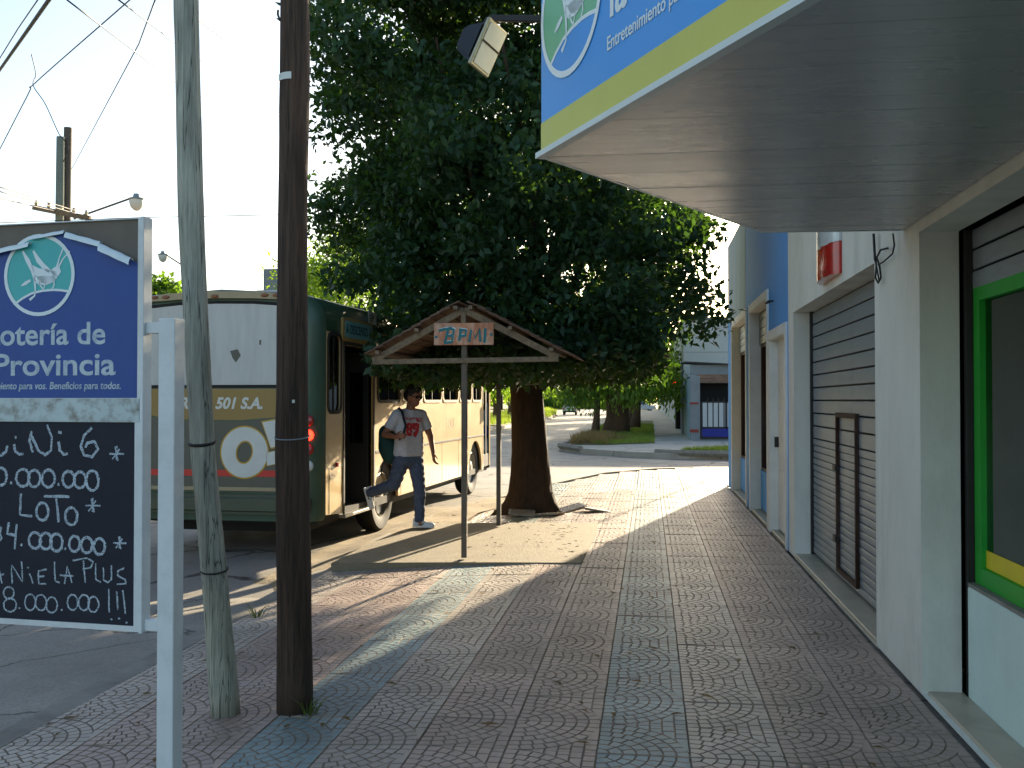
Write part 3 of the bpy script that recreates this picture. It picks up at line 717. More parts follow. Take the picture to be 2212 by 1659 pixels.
def bk(cx, cy): return bd(cx/2.476*.72, (1230+cy/2.476)*.72)
zb0, zb1 = .64, 2.27
MB().box(0, BW, zb0, zb1, -.05, -.012, BM).build('panel', 'board_back', lb)
put('frame', plate(rect(0, BW, zb0, zb1), [rect(.022, BW-.022, zb0+.022, 1.462)]+[rect(.004, BW-.012, 1.56, zb1-.004)], .012), 'board_frame', BM @ Matrix.Translation((0, 0, -.0115)), lb, bevel=.002)
MB().box(BW+.0005, BW+.016, zb0-.005, zb1+.004, -.055, .004, BM).build('edge_rail', 'board_frame', lb, bevel=.002)
MB().box(.022, BW-.022, zb0+.022, 1.462, -.010, -.004, BM).build('chalkboard', 'chalkboard', lb)
MB().box(.0, BW-.001, 1.463, 1.556, .001, .004, BM).build('peeling_strip', 'flaky_white', lb)
tops = [(0, 2.135), (.16, 2.155), (.29, 2.18), (.30, 2.205), (.40, 2.215), (.47, 2.225), (.50, 2.21), (.58, 2.185), (.66, 2.155), (.72, 2.12), (BW-.013, 2.09)]
poster = put('poster', plate([(0, 1.558), (BW-.013, 1.558)]+tops[::-1], [], .003), 'board_blue', BM @ Matrix.Translation((0, 0, -.002)), lb)
b = MB()                                                                                    # curled top of the poster
for (p0, p1, w) in (((.02, 2.140), (.30, 2.184), .028), ((.30, 2.208), (.46, 2.228), .02), ((.47, 2.216), (.63, 2.172), .03), ((.63, 2.162), (BW-.03, 2.10), .04)):
    vs = []; n = 6; K = 6
    for i in range(n+1):
        x = p0[0]+(p1[0]-p0[0])*i/n; y = p0[1]+(p1[1]-p0[1])*i/n
        for k in range(K+1):
            an = PI*k/K*1.05; rr = w*.42*(1+.15*math.sin(i*2.1))
            vs.append(BM @ Vector((x, y+rr*math.sin(an)*.6-max(0, k-3)*w*.16, .002+rr*(1-math.cos(an)))))
    b.add(vs, [(i*(K+1)+k, (i+1)*(K+1)+k, (i+1)*(K+1)+k+1, i*(K+1)+k+1) for i in range(n) for k in range(K)])
b.build('curled_paper', 'print_white', lb, smooth=True)
cL = bd(8, 595); cR = bd(165, 595); cB = bd(85, 683)
rr = (cR[0]-cL[0])/2*.97; logo((cL[0]+cR[0])/2, cB[1]+rr*1.0, rr, BM @ Matrix.Translation((0, 0, .0012)), lb, 'board_teal', 'board_blue', 'print_white')
PM = lambda x, y: BM @ Matrix.Translation((x, y, .0016))
x, y = bd(229, 742); text('Lotería de', .125, PM(x, y), 'poster_word', 'worn_print', lb, align='RIGHT', bold=.0022, sx=1.08)
x, y = bd(250, 809); text('Provincia', .125, PM(x, y), 'poster_word', 'worn_print', lb, align='RIGHT', bold=.0022, sx=1.24); text('la', .125, PM(x-.60, y), 'poster_word', 'worn_print', lb, align='RIGHT', bold=.0022, sx=1.24)
x, y = bd(262, 840); text('Entretenimiento para vos. Beneficios para todos.', .041, PM(x, y), 'poster_tagline', 'worn_print', lb, align='RIGHT', bold=.0005, sx=.90, shear=.15)
# chalk writing, stroke by stroke
def ell(cx, cy, rx, ry): return [(cx+rx*math.sin(2*PI*i/16+.2), cy-ry*math.cos(2*PI*i/16+.2)) for i in range(17)]
def star(cx, cy, r_): return [[(cx-r_*.2, cy-r_), (cx+.2*r_, cy+r_)], [(cx-r_, cy), (cx+r_*1.1, cy+.05*r_)], [(cx-.6*r_, cy+.8*r_), (cx+.45*r_, cy-.7*r_)], [(cx+r_*.05, cy-r_*1.1), (cx-r_*.02, cy+r_*.9)]]
def dot(x, y, w=14): return [[(x-w/2, y), (x+w/2, y+2)]]
thick = [ell(-140, 270, 60, 80), [(-120, 320), (-75, 365)], [(-60, 230), (-50, 320), (0, 340), (40, 310), (50, 265)], [(100, 255), (110, 310), (140, 330), (170, 325)], [(230, 160), (215, 230), (240, 315)],
  [(225, 180), (280, 300), (330, 335), (375, 300), (382, 200), (345, 110)], [(430, 235), (440, 300), (470, 330), (500, 325)], [(680, 130), (620, 190), (597, 270), (620, 335), (680, 350), (725, 290), (700, 235), (645, 245), (630, 280)],
  ell(0, 495, 45, 65), ell(165, 505, 50, 65), ell(250, 510, 45, 62), ell(355, 510, 48, 65), ell(505, 515, 45, 60), ell(590, 520, 45, 60), ell(682, 525, 46, 74),
  [(150, 620), (145, 780), (235, 790)], ell(310, 755, 45, 65), [(320, 640), (510, 645)], [(415, 660), (430, 835)], ell(525, 790, 45, 65),
  [(-40, 850), (5, 880), (-10, 915), (5, 950), (-30, 990)], [(60, 835), (50, 920), (115, 935)], [(120, 850), (105, 1035)], ell(255, 970, 45, 60), ell(335, 975, 45, 60), ell(415, 985, 45, 65), ell(550, 995, 40, 58), ell(640, 1005, 42, 58), ell(735, 1015, 42, 60)]
thick += dot(112, 203)+dot(442, 165, 25)+dot(80, 540)+dot(430, 552)+dot(155, 1000)+dot(480, 1030)
thin = star(862, 325, 52)+star(685, 710, 52)+star(885, 988, 46)+[[(-30, 1290), (-20, 1150), (10, 1290)], [(0, 1225), (25, 1222)], [(85, 1290), (80, 1150), (165, 1280), (155, 1125)], [(215, 1215), (240, 1290)], [(345, 1185), (280, 1195), (285, 1290), (340, 1295)], [(280, 1240), (325, 1235)],
  [(400, 1125), (405, 1270), (440, 1285)], [(475, 1295), (495, 1160), (530, 1285)], [(440, 1230), (540, 1235)], [(535, 1120), (640, 1100), (690, 1130), (670, 1170), (610, 1185)], [(615, 1120), (630, 1285)], [(705, 1140), (710, 1260), (745, 1280)],
  [(765, 1170), (765, 1260), (795, 1285), (825, 1260), (825, 1155)], [(920, 1175), (870, 1200), (870, 1230), (925, 1260), (935, 1290), (865, 1295)], ell(60, 1360, 38, 45), ell(70, 1450, 48, 50), ell(220, 1430, 40, 60), ell(300, 1432, 42, 58), ell(380, 1450, 42, 58),
  ell(535, 1430, 38, 58), ell(620, 1432, 40, 58), ell(690, 1445, 40, 58), [(805, 1330), (808, 1505)], [(862, 1345), (872, 1485)], [(908, 1340), (928, 1515)]]
thin += dot(205, 1172)+dot(140, 1470)+dot(455, 1485)+dot(825, 1555)+dot(882, 1550)+dot(937, 1580)
rows = {}
for strokes, w in ((thick, .0115), (thin, .0068)):
    for s_ in strokes: rows.setdefault(min(5, sum(p[1] for p in s_)/len(s_) > 400 and 1+(sum(p[1] for p in s_)/len(s_) > 600)+(sum(p[1] for p in s_)/len(s_) > 842)+(sum(p[1] for p in s_)/len(s_) > 1085)+(sum(p[1] for p in s_)/len(s_) > 1312)), []).append((s_, w))
for rw in rows.values():
    b = MB()
    for i, (s_, w) in enumerate(rw):
        q = []
        for p0, p1 in zip(s_, s_[1:]):
            for t in (0, .33, .66): q.append((p0[0]+(p1[0]-p0[0])*t+random.uniform(-2, 2), p0[1]+(p1[1]-p0[1])*t+random.uniform(-2, 2)))
        q.append(s_[-1]); q = [bk(*p) for p in q]
        b.ribbon(q, [w*random.uniform(.75, 1.15) for _ in q], BM @ Matrix.Translation((0, 0, -.0035+.00006*i)))
    b.build('chalk_line', 'chalk', lb)
# posts with brackets
for px, side in ((BW+.118, 1), (-.118, -1)):
    MB().box(px-.036, px+.036, 0, 1.87, -.07, .002, BM).build('post', 'board_frame', lb, bevel=.003)
    for zz in (1.835, .665):
        a, c = (BW+.0165, px-.0365) if side > 0 else (px+.0365, -.0005)
        MB().box(a, c, zz-.022, zz+.022, -.05, -.012, BM).build('bracket', 'board_frame', lb, bevel=.002)

# wooden utility poles
mat('grey_pole_wood', '#a5a89b', .85, var=.42, vs_=9, bump=.9, bs=24, stretch=(5, 5, .35), stain=.5, stain_col='#4a4a3c', stain_scale=2)
mat('dark_pole_wood', '#4a3b31', .85, var=.6, vs_=9, bump=1., bs=24, stretch=(5, 5, .3), stain=.4, stain_col='#15110e', stain_scale=2)
def cracks(m, sc):
    nt = m.node_tree; N, L = nt.nodes, nt.links; b_ = N['Principled BSDF']; src = b_.inputs['Base Color'].links[0].from_socket
    tc = N.new('ShaderNodeTexCoord'); mp = N.new('ShaderNodeMapping'); mp.inputs['Scale'].default_value = (sc, sc, .55); L.new(tc.outputs['Object'], mp.inputs[0])
    n_ = N.new('ShaderNodeTexNoise'); n_.inputs['Scale'].default_value = 1.; n_.inputs['Detail'].default_value = 4; L.new(mp.outputs[0], n_.inputs['Vector'])
    r_ = N.new('ShaderNodeValToRGB'); e = r_.color_ramp.elements; e[0].position = .485; e[0].color = (0, 0, 0, 1); e[1].position = .5; e[1].color = (.9, .9, .9, 1); e3 = r_.color_ramp.elements.new(.515); e3.color = (0, 0, 0, 1)
    L.new(n_.outputs['Fac'], r_.inputs[0]); mx = N.new('ShaderNodeMix'); mx.data_type = 'RGBA'; mx.inputs['B'].default_value = (.012, .011, .009, 1)
    L.new(r_.outputs[0], mx.inputs['Factor']); L.new(src, mx.inputs['A']); L.new(mx.outputs['Result'], b_.inputs['Base Color'])
cracks(MATS['grey_pole_wood'], 22); cracks(MATS['dark_pole_wood'], 26)
mat('paper_label', '#d5dad6', .7, var=.05)
def pole(name, label, prof, Y, h, m, seedv):
    """prof: (centre x, y, width) read off the photograph down the shaft, carried to the pole's distance Y"""
    random.seed(seedv); P3 = [(ony(x, y, Y), w*1.024/2212/2*Y) for x, y, w in prof]
    base = Vector((P3[0][0].x, Y, zg(P3[0][0].x)-.02)); t = thing(name, label, 'utility pole', base)
    top = P3[-1][0]; prev = P3[-2][0]; slope = (top.x-prev.x)/(top.z-prev.z)
    ks = [(base.z, base.x, P3[0][1])]+[(p.z, p.x, r_) for p, r_ in P3[1:]]+[(h, top.x+slope*(h-top.z), P3[-1][1]*.86)]
    pts, rad = [], []; n = 60
    for i in range(n+1):
        z = base.z+(h-base.z)*i/n
        for (z0, x0, r0), (z1, x1, r1) in zip(ks, ks[1:]):
            if z0 <= z <= z1+1e-6: k = (z-z0)/(z1-z0); k2 = k*k*(3-2*k); pts.append((x0+(x1-x0)*k, Y, z)); rad.append((r0+(r1-r0)*k2)*(1+.014*math.sin(z*5.1+seedv)+.01*math.sin(z*11))); break
    MB().tube(pts, rad, n=18, jit=.012).build('shaft', m, t, smooth=True); return t, pts, rad
pp1, p1pts, p1rad = pole('wooden_pole', 'leaning weathered grey-green wooden pole next to the lottery board', [(488, 1520, 66), (463, 1240, 58), (438, 979, 54), (425, 720, 56), (413, 480, 57), (402, 0, 55)], 4.89, 8.6, 'grey_pole_wood', 1)
pp2, p2pts, p2rad = pole('wooden_pole', 'upright dark brown wooden pole with a small white label', [(637, 1520, 80), (635, 1244, 78), (631, 979, 75), (631, 720, 70), (632, 480, 65), (637, 150, 69), (637, 0, 63)], 4.94, 8.8, 'dark_pole_wood', 2)
def band(t, pts, rad, z, m, w=.006, nm='wire_band'):
    i = min(range(len(pts)), key=lambda k: abs(pts[k][2]-z)); c = Vector(pts[i]); r_ = rad[i]*1.03
    MB().tube([(c.x+r_*math.cos(a), c.y+r_*math.sin(a), z+.012*math.sin(a)) for a in [2*PI*k/20 for k in range(21)]], w, 5, cap=False).build(nm, m, t, smooth=True)
band(pp1, p1pts, p1rad, 1.33, 'dark_iron', .009); band(pp1, p1pts, p1rad, .68, 'dark_iron', .005); band(pp2, p2pts, p2rad, 1.36, 'galvanised', .004)
def wrapped(t, pts, rad, z0, z1, a0, a1, m, nm):
    i = min(range(len(pts)), key=lambda k: abs(pts[k][2]-z0)); c = Vector(pts[i]); r_ = rad[i]*1.05; n = 8; vs = []
    for k in range(n+1):
        a = a0+(a1-a0)*k/n
        for z in (z0, z1): vs.append((c.x+r_*math.cos(a), c.y+r_*math.sin(a), z))
    MB().add(vs, [(2*k, 2*k+1, 2*k+3, 2*k+2) for k in range(n)]).build(nm, m, t, smooth=True)
_z = ony(625, 162, 4.86).z
wrapped(pp2, p2pts, p2rad, _z-.018, _z+.018, R(195), R(278), 'paper_label', 'paper_label')
for zz, a, w_ in ((1.535, 290, 9),):
    wrapped(pp2, p2pts, p2rad, zz, zz+.016, R(a), R(a+w_), 'paper_label', 'paper_scrap')
q = ony(612, 42, 4.9); MB().tube([q+Vector((.03, .04, -.03)), q+Vector((-.02, 0, 0)), q+Vector((-.03, 0, .03)), q+Vector((-.028, 0, .05))], .006, 6).build('hook', 'dark_iron', pp2)

# bus stop shelter
mat('old_timber', '#7a6a55', .85, var=.3, vs_=6, bump=.5, bs=30, stretch=(3, 3, 3), stain=.4, stain_col='#473a2c', stain_scale=4)
mat('post_steel', '#5f5548', .6, var=.25, vs_=8, bump=.2, bs=60, stain=.4, stain_col='#3d2b20', stain_scale=5)
mat('roof_clay', '#6a5242', .85, var=.35, vs_=9, bump=.5, bs=40, objvar=.25, stain=.5, stain_col='#3f3a34', stain_scale=5)
mat('rusty_board', '#b5795a', .75, var=.3, vs_=12, stain=.7, stain_col='#d7c8b4', stain_scale=11, stretch=(1, 1, .5))
mat('spray_teal', '#1f6d73', .6, var=.2, vs_=14)
mat('spray_white', '#c5d3d3', .6, var=.2, vs_=14)
shl = thing('bus_shelter', 'small gabled timber bus shelter with graffiti board on two posts', 'bus shelter', (-1.8, 10.9, .012))
AP = (-1.785, 2.43); EL, ER = (-2.70, 1.925), (-.86, 1.945)
for y, px in ((9.64, -1.79), (12.16, -1.83)):
    MB().box(px-.027, px+.027, y-.027, y+.027, .012, 2.37).build('post', 'post_steel', shl, bevel=.003)
    b = MB(); b.bar((EL[0], y-.045, EL[1]), (ER[0], y-.045, ER[1]), .03, .05)
    b.bar((px, y-.05, 2.28), (px, y-.05, 2.41), .03, .05); b.build('tie_beam', 'old_timber', shl, bevel=.003)
    for e in (EL, ER): MB().bar((e[0], y-.047, e[1]+.012), (AP[0], y-.047, AP[1]), .032, .062).build('rafter', 'old_timber', shl, bevel=.003)
for e, nn in ((EL, -1), (ER, 1)):
    for k in (.08, .5, .93):
        x = AP[0]+(e[0]-AP[0])*k; z = AP[1]+(e[1]-AP[1])*k+.055
        MB().bar((x, 9.5, z), (x, 12.32, z), .04, .035).build('purlin', 'old_timber', shl)
tl = MB().box(-.105, .105, -.155, .155, -.007, .007); tme = tl.mesh('roof_tile')
bm = bmesh.new(); bm.from_mesh(tme); bmesh.ops.bevel(bm, geom=bm.edges[:], offset=.004, segments=1, affect='EDGES'); bmesh.ops.recalc_face_normals(bm, faces=bm.faces); bm.to_mesh(tme); bm.free(); tme.materials.append(MATS['roof_clay'])
for e in (EL, ER):
    d_ = Vector((e[0]-AP[0], 0, e[1]-AP[1])); Ls = d_.length+(.02 if e is ER else -.06); d_.normalize(); up_ = Vector((0, 1, 0)).cross(d_); up_ = up_ if up_.z > 0 else -up_
    nr = 9
    for i in range(nr):
        for j in range(9):
            s_ = .10+(Ls-.12)*i/(nr-1); c = Vector((AP[0], 9.52+.31*(j+.5), AP[1]))+d_*s_+up_*(.092+random.uniform(-.003, .004))
            ang = math.atan2(-d_.z, d_.x) if d_.x > 0 else math.atan2(-d_.z, d_.x)
            o = bpy.data.objects.new('roof_tile', tme); COL.objects.link(o); o.parent = shl
            M = Matrix((d_, Vector((0, 1, 0)), d_.cross(Vector((0, 1, 0))))).transposed().to_4x4()
            tilt = R(-5) if (d_.cross(Vector((0, 1, 0)))).z > 0 else R(5)
            M = M @ Matrix.Rotation(tilt+random.uniform(-.02, .02), 4, 'Y') @ Matrix.Rotation(random.uniform(-.02, .02), 4, 'Z'); M.translation = c-Vector(shl.location); o.matrix_local = M
gb = MB().box(-2.08, -1.49, 9.565, 9.577, 2.085, 2.30).build('graffiti_board', 'rusty_board', shl, bevel=.002)
GM = frame((-2.08, 9.5635, 2.085), (1, 0, 0), (0, 0, 1))
gs = [[(.05, .14), (.10, .155), (.17, .16)], [(.14, .16), (.13, .10), (.11, .03)], [(.14, .16), (.2, .15), (.19, .10), (.13, .09), (.19, .08), (.18, .03), (.10, .02)],
      [(.27, .155), (.25, .04)], [(.25, .15), (.32, .14), (.31, .09), (.25, .085)], [(.35, .03), (.37, .15), (.41, .07), (.45, .16), (.46, .03)], [(.51, .16), (.50, .02)], [(.01, .08), (.035, .08)], [(.555, .10), (.58, .10)]]
b = MB(); [b.ribbon([(x+.008, y+.012) for x, y in s_], .017, GM) for s_ in gs[:6:2]]; b.build('graffiti_highlight', 'spray_white', gb)
b = MB(); [b.ribbon(s_, .026, GM @ Matrix.Translation((0, 0, .0006+.0001*i))) for i, s_ in enumerate(gs)]; b.build('graffiti', 'spray_teal', gb)
# ================================================================== BUS  (local: x right side 0, left -2.45; y forward; z up from road)
AL = R(3); bf_ = Vector((math.sin(AL), math.cos(AL), 0)); wc = onz(835, 1147, ROAD)
B0 = wc-bf_*2.40; B0.z = ROAD
bus = thing('city_bus', 'green and gold city bus at the kerb with its rear door open', 'bus', B0, -AL)
def split_paint(name, base, green, zt, y_c=None):
    m = mat(name, base, .38, var=.07, vs_=2, coat=.25, stain=.3, stain_col='#8a7650', stain_scale=1.2, stretch=(1, 1, 2)); nt = m.node_tree; N, L = nt.nodes, nt.links; b_ = N['Principled BSDF']
    src = b_.inputs['Base Color'].links[0].from_socket; tc = N.new('ShaderNodeTexCoord'); sp = N.new('ShaderNodeSeparateXYZ'); L.new(tc.outputs['Object'], sp.inputs[0])
    g = N.new('ShaderNodeMath'); g.operation = 'GREATER_THAN'; g.inputs[1].default_value = zt; L.new(sp.outputs['Z'], g.inputs[0])
    mx = N.new('ShaderNodeMix'); mx.data_type = 'RGBA'; mx.inputs['B'].default_value = (*lin(green), 1); L.new(g.outputs[0], mx.inputs['Factor']); L.new(src, mx.inputs['A']); L.new(mx.outputs['Result'], b_.inputs['Base Color'])
split_paint('bus_side_paint', '#c9ad78', '#1f3d2c', 2.53)
mat('bus_green', '#2c4a39', .4, var=.12, vs_=2, coat=.2, stain=.3, stain_col='#3b3b30', stain_scale=1.5)
mat('bus_dark_green', '#47503f', .5, var=.12, vs_=2, stain=.35, stain_col='#5a5140', stain_scale=1.5)
mat('bus_corner_green', '#3b5343', .42, var=.12, vs_=2, coat=.2, stain=.35, stain_col='#565345', stain_scale=1.5)
mat('bus_gold', '#8f7640', .45, var=.08, vs_=2)
mat('bus_beige', '#a19272', .5, var=.1, vs_=3, stain=.3, stain_col='#6d614a')
mat('bus_white', '#b9bab6', .45, var=.06, vs_=2, stain=.3, stain_col='#8b8c86', stain_scale=3, stretch=(3, 3, .5))
mat('bus_red', '#c0342a', .45, var=.06)
mat('bus_outline', '#b5912f', .5, var=.05)
mat('bus_letter', '#c9cbc4', .5, var=.06)
mat('rubber', '#1c1b1a', .75, var=.2)
mat('steel_rim', '#a7a49c', .35, metal=.7, var=.2, vs_=10)
mat('tail_red', '#9a1f18', .2, var=.1, coat=.5); mat('tail_red_lit', '#ff2a16', .3, var=.02, emit='#ff2010', es=4.)
mat('lamp_clear', '#b8bab6', .2, var=.1, coat=.5); mat('marker_amber', '#7e4a2a', .3, var=.1, coat=.3)
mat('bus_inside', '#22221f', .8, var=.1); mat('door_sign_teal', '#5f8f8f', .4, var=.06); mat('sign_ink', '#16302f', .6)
glassmat('bus_glass', (.45, .5, .48), 1.0, .6)
def L_(b, nm, m, par=bus, **k): return b.build(nm, m, par, local=True, **k)
def PL(nm, out, holes, t, m, M, par=bus, **k): return put(nm, plate(out, holes, t), m, M, par, local=True, **k)
SIDE = frame((0, 0, 0), (0, 1, 0), (0, 0, 1))      # local x->y, y->z, z->+x
def arch(cy, r_, z0, n=12): return [(cy-r_*math.cos(PI*i/n), z0+ (r_*1.25)*math.sin(PI*i/n)*.85) for i in range(n+1)]
wins = [(.22+.04, .66, 1.62, 2.50), (2.02, 2.98, 1.74, 2.46), (3.10, 4.10, 1.74, 2.46), (4.20, 5.24, 1.74, 2.46), (5.34, 6.36, 1.74, 2.46), (6.46, 7.36, 1.74, 2.46), (7.46, 8.2, 1.74, 2.46)]
RW, FW = 2.40, 7.72
outl = [(.20, .46), (.76, .42), (.76, 2.40), (1.86, 2.40), (1.86, .40)]+arch(RW, .52, .42)+arch(FW, .54, .42)+[(8.4, .42), (8.4, 2.36), (8.95, 2.36), (8.95, .46), (9.02, .46), (9.02, 2.56), (.20, 2.56)]
PL('side_panel', outl, [rrect(a, c, z0, z1, .09) for a, c, z0, z1 in wins], .035, 'bus_side_paint', SIDE @ Matrix.Translation((0, 0, -.035)), bevel=.0)
for i, (a, c, z0, z1) in enumerate(wins):
    w = PL('window', rrect(a-.03, c+.03, z0-.03, z1+.03, .11), [rrect(a+.012, c-.012, z0+.012, z1-.012, .08)], .012, 'bus_beige' if i > 1 else 'rubber', SIDE)
    b = MB().box(-.022, -.016, a, c, z0, z1); L_(b, 'pane', 'bus_glass', w)
    L_(MB().box(-.016, -.008, (a+c)/2-.012, (a+c)/2+.012, z0, z1), 'mullion', 'rubber', w)
# roof and left side
sec = [(0, 2.56), (-.012, 2.68), (-.05, 2.80), (-.14, 2.90), (-.34, 2.965), (-1.225, 3.02), (-2.11, 2.965), (-2.31, 2.90), (-2.40, 2.80), (-2.438, 2.68), (-2.45, 2.5), (-2.45, .42)]
b = MB(); n = len(sec); ysec = [.20, 3, 6, 8.8, 9.02]
vs = [(x, y, z) for y in ysec for x, z in sec]
b.add(vs, [(i*n+j, i*n+j+1, (i+1)*n+j+1, (i+1)*n+j) for i in range(len(ysec)-1) for j in range(n-1)]); L_(b, 'roof', 'bus_green', smooth=45)
full = sec+[(-2.42, .40), (-.03, .40), (0, .46)]
def shrink(k, zdn=0.):
    out = []
    for x, z in full: out.append((-1.225+(x+1.225)*(1-k), z-(zdn if z > 2.5 else 0)))
    return out
b = MB(); n = len(full); rings = [(0.20, full), (.11, shrink(.018, .008)), (.045, shrink(.06, .03)), (.01, shrink(.12, .07)), (0.0, shrink(.17, .10))]
vs = [(x, y, z) for y, q in rings for x, z in q]
fs = [(i*n+j, i*n+(j+1) % n, (i+1)*n+(j+1) % n, (i+1)*n+j) for i in range(len(rings)-1) for j in range(n)]+[tuple((len(rings)-1)*n+j for j in range(n))]
b.add(vs, fs); L_(b, 'rear_corner', 'bus_corner_green', smooth=35)
b = MB(); rings = [(9.02, full), (9.12, shrink(.03, .02)), (9.17, shrink(.10, .06))]; vs = [(x, y, z) for y, q in rings for x, z in q]
b.add(vs, [(i*n+j, i*n+(j+1) % n, (i+1)*n+(j+1) % n, (i+1)*n+j) for i in range(2) for j in range(n)]+[tuple(2*n+j for j in range(n))]); L_(b, 'front_panel', 'bus_green', smooth=40)
REAR = frame((0, 0, 0), (1, 0, 0), (0, 0, 1))      # z -> -y : outwards at the rear
cx = -1.225
def RP(nm, poly, t, m, k=0.0, holes=(), par=bus, **kw): return PL(nm, poly, list(holes), t, m, REAR @ Matrix.Translation((0, 0, k)), par, **kw)
wnd = [(cx-.93, 1.92), (cx+.93, 1.92), (cx+.90, 2.72), (cx+.80, 2.795), (cx+.45, 2.825), (cx, 2.835), (cx-.45, 2.825), (cx-.80, 2.795), (cx-.90, 2.72)]
RP('rear_window', wnd, .006, 'bus_white', .006)
RP('window_seal', [(cx+(x-cx)*1.035, 1.885 if z < 2 else z+.035) for x, z in wnd], .005, 'rubber', .0, holes=[[(cx+(x-cx)*.985, z+(.012 if z < 2 else -.012)) for x, z in wnd]])
band_ = [(cx-1.0, 1.62), (cx-.7, 1.555), (cx-.3, 1.525), (cx+.3, 1.525), (cx+.7, 1.555), (cx+1.0, 1.62), (cx+1.0, 1.875), (cx-1.0, 1.875)]
RP('gold_band', band_, .006, 'bus_gold', .001)
RP('rear_brow', [(cx-.98, 2.80), (cx-.84, 2.865), (cx-.45, 2.885), (cx, 2.895), (cx+.45, 2.885), (cx+.84, 2.865), (cx+.98, 2.80), (cx+.95, 2.90), (cx+.6, 2.955), (cx, 2.975), (cx-.6, 2.955), (cx-.95, 2.90)], .05, 'bus_beige', .0, bevel=.01)
for mx_ in (-.74, -.60, 0, .60, .74):
    bq = MB().sphere((cx+mx_, -.052, 2.915), (.05, .016, .022), 12, 6); L_(bq, 'marker_light', 'marker_amber', smooth=True)
text('TR. LA 501 S.A.', .175, REAR @ Matrix.Translation((cx+.56, 1.655, .008)), 'bus_lettering', 'bus_letter', bus, align='RIGHT', shear=.25, bold=.006, sx=.98, local=True)
def oval(c0, c1, rx, ry, n=36, rot=.18): return [(c0+rx*math.cos(a)*math.cos(rot)+ry*math.sin(a)*math.sin(rot)*-1, c1+rx*math.cos(a)*math.sin(rot)+ry*math.sin(a)*math.cos(rot)) for a in [2*PI*i/n for i in range(n)]]
oc = (cx+.345, 1.165)
mat('bus_olive', '#56574c', .5, var=.12, vs_=2, stain=.4, stain_col='#6a6152', stain_scale=1.5)
RP('rear_panel', [(cx-1.0, .72), (cx+1.0, .72), (cx+1.0, 1.60), (cx+.7, 1.54), (cx+.3, 1.51), (cx-.3, 1.51), (cx-.7, 1.54), (cx-1.0, 1.60)], .001, 'bus_olive', .0)
for q in ([(.17, 2.30), (.26, 2.32), (.30, 2.25), (.24, 2.17), (.20, 2.22)], [(-.60, 2.20), (-.54, 2.22), (-.53, 2.14), (-.58, 2.12)], [(.52, 2.42), (.545, 2.42), (.54, 2.36), (.52, 2.37)]): RP('peeled_patch', [(cx+x, z) for x, z in q], .001, 'bus_olive', .0125)
RP('red_stripe', rect(cx-1.0, cx+1.0, .895, .965), .004, 'bus_red', .001)
RP('painted_letter_edge', oval(*oc, .295, .30, rot=-.25), .002, 'bus_outline', .0055, holes=[oval(*oc, .085, .115, rot=-.25)])
RP('painted_letter', oval(*oc, .278, .283, rot=-.25), .002, 'bus_letter', .0078, holes=[oval(*oc, .102, .132, rot=-.25)])
ex = [(cx+.56, 1.50), (cx+.72, 1.53), (cx+.76, 1.24), (cx+.66, 1.22)]; ey = [(cx+.60, 1.16), (cx+.75, 1.19), (cx+.76, 1.05), (cx+.62, 1.02)]
for q in (ex, ey):
    cq = (sum(p[0] for p in q)/4, sum(p[1] for p in q)/4)
    RP('painted_mark_edge', [(cq[0]+(x-cq[0])*1.16, cq[1]+(z-cq[1])*1.1) for x, z in q], .002, 'bus_outline', .0055); RP('painted_mark', q, .002, 'bus_letter', .0078)
L_(MB().box(-2.36, -.09, -.11, .05, .48, .70), 'bumper', 'bus_dark_green', bevel=.045, seg=3)
RP('bumper_trim', rect(cx-1.02, cx+1.02, .735, .775), .02, 'bus_beige', .0, bevel=.006)
for i, (zz, m) in enumerate(((1.52, 'tail_red'), (1.36, 'tail_red_lit'), (1.20, 'tail_red'), (1.02, 'lamp_clear'))):
    for sx_ in (-.13, -2.32): 
        M = frame((sx_, .012, zz), (1, 0, 0), (0, 0, 1)); bq = MB().lathe([(.0, .026), (.035, .024), (.058, .014), (.062, 0)], 18, M); L_(bq, 'tail_light', m, smooth=True)
RP('rear_plate', rect(-.33, -.18, .86, .90), .01, 'bus_letter', .0)
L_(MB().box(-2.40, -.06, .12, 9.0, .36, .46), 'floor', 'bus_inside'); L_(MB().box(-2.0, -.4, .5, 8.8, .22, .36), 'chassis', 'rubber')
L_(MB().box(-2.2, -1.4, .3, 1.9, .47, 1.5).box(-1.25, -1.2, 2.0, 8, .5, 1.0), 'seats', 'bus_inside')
L_(MB().box(-1.38, -.98, 1.25, 1.95, 2.99, 3.13), 'roof_vent', 'bus_white', bevel=.03, seg=2)
# rear door: step, folded leaves, lit sign above
dl = PL('door_frame', [(.74, .40), (.78, .40), (.78, 2.40), (1.84, 2.40), (1.84, .40), (1.88, .40), (1.88, 2.44), (.74, 2.44)], [], .012, 'dark_iron', SIDE)
L_(MB().box(-.34, .02, .78, 1.84, .36, .395), 'door_step', 'steel_rim', bevel=.004)
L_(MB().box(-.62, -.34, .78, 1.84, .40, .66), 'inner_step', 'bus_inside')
for y in (.80, 1.78):
    lf = L_(MB().box(-.36, -.05, y, y+.035, .44, 2.36), 'door_leaf', 'rubber', bevel=.004)
    L_(MB().box(-.29, -.12, y-.004, y+.039, 1.2, 2.1), 'pane', 'bus_glass', lf)
L_(MB().tube([(-.42, 1.31, .6), (-.42, 1.31, 2.3)], .018, 8), 'grab_pole', 'steel_rim', smooth=True)
ds = PL('door_sign', rrect(.66, 1.72, 2.455, 2.72, .03), [], .03, 'bus_gold', SIDE @ Matrix.Translation((0, 0, .0)))
PL('sign_face', rrect(.72, 1.68, 2.49, 2.69, .02), [], .004, 'door_sign_teal', SIDE @ Matrix.Translation((0, 0, .031)), ds)
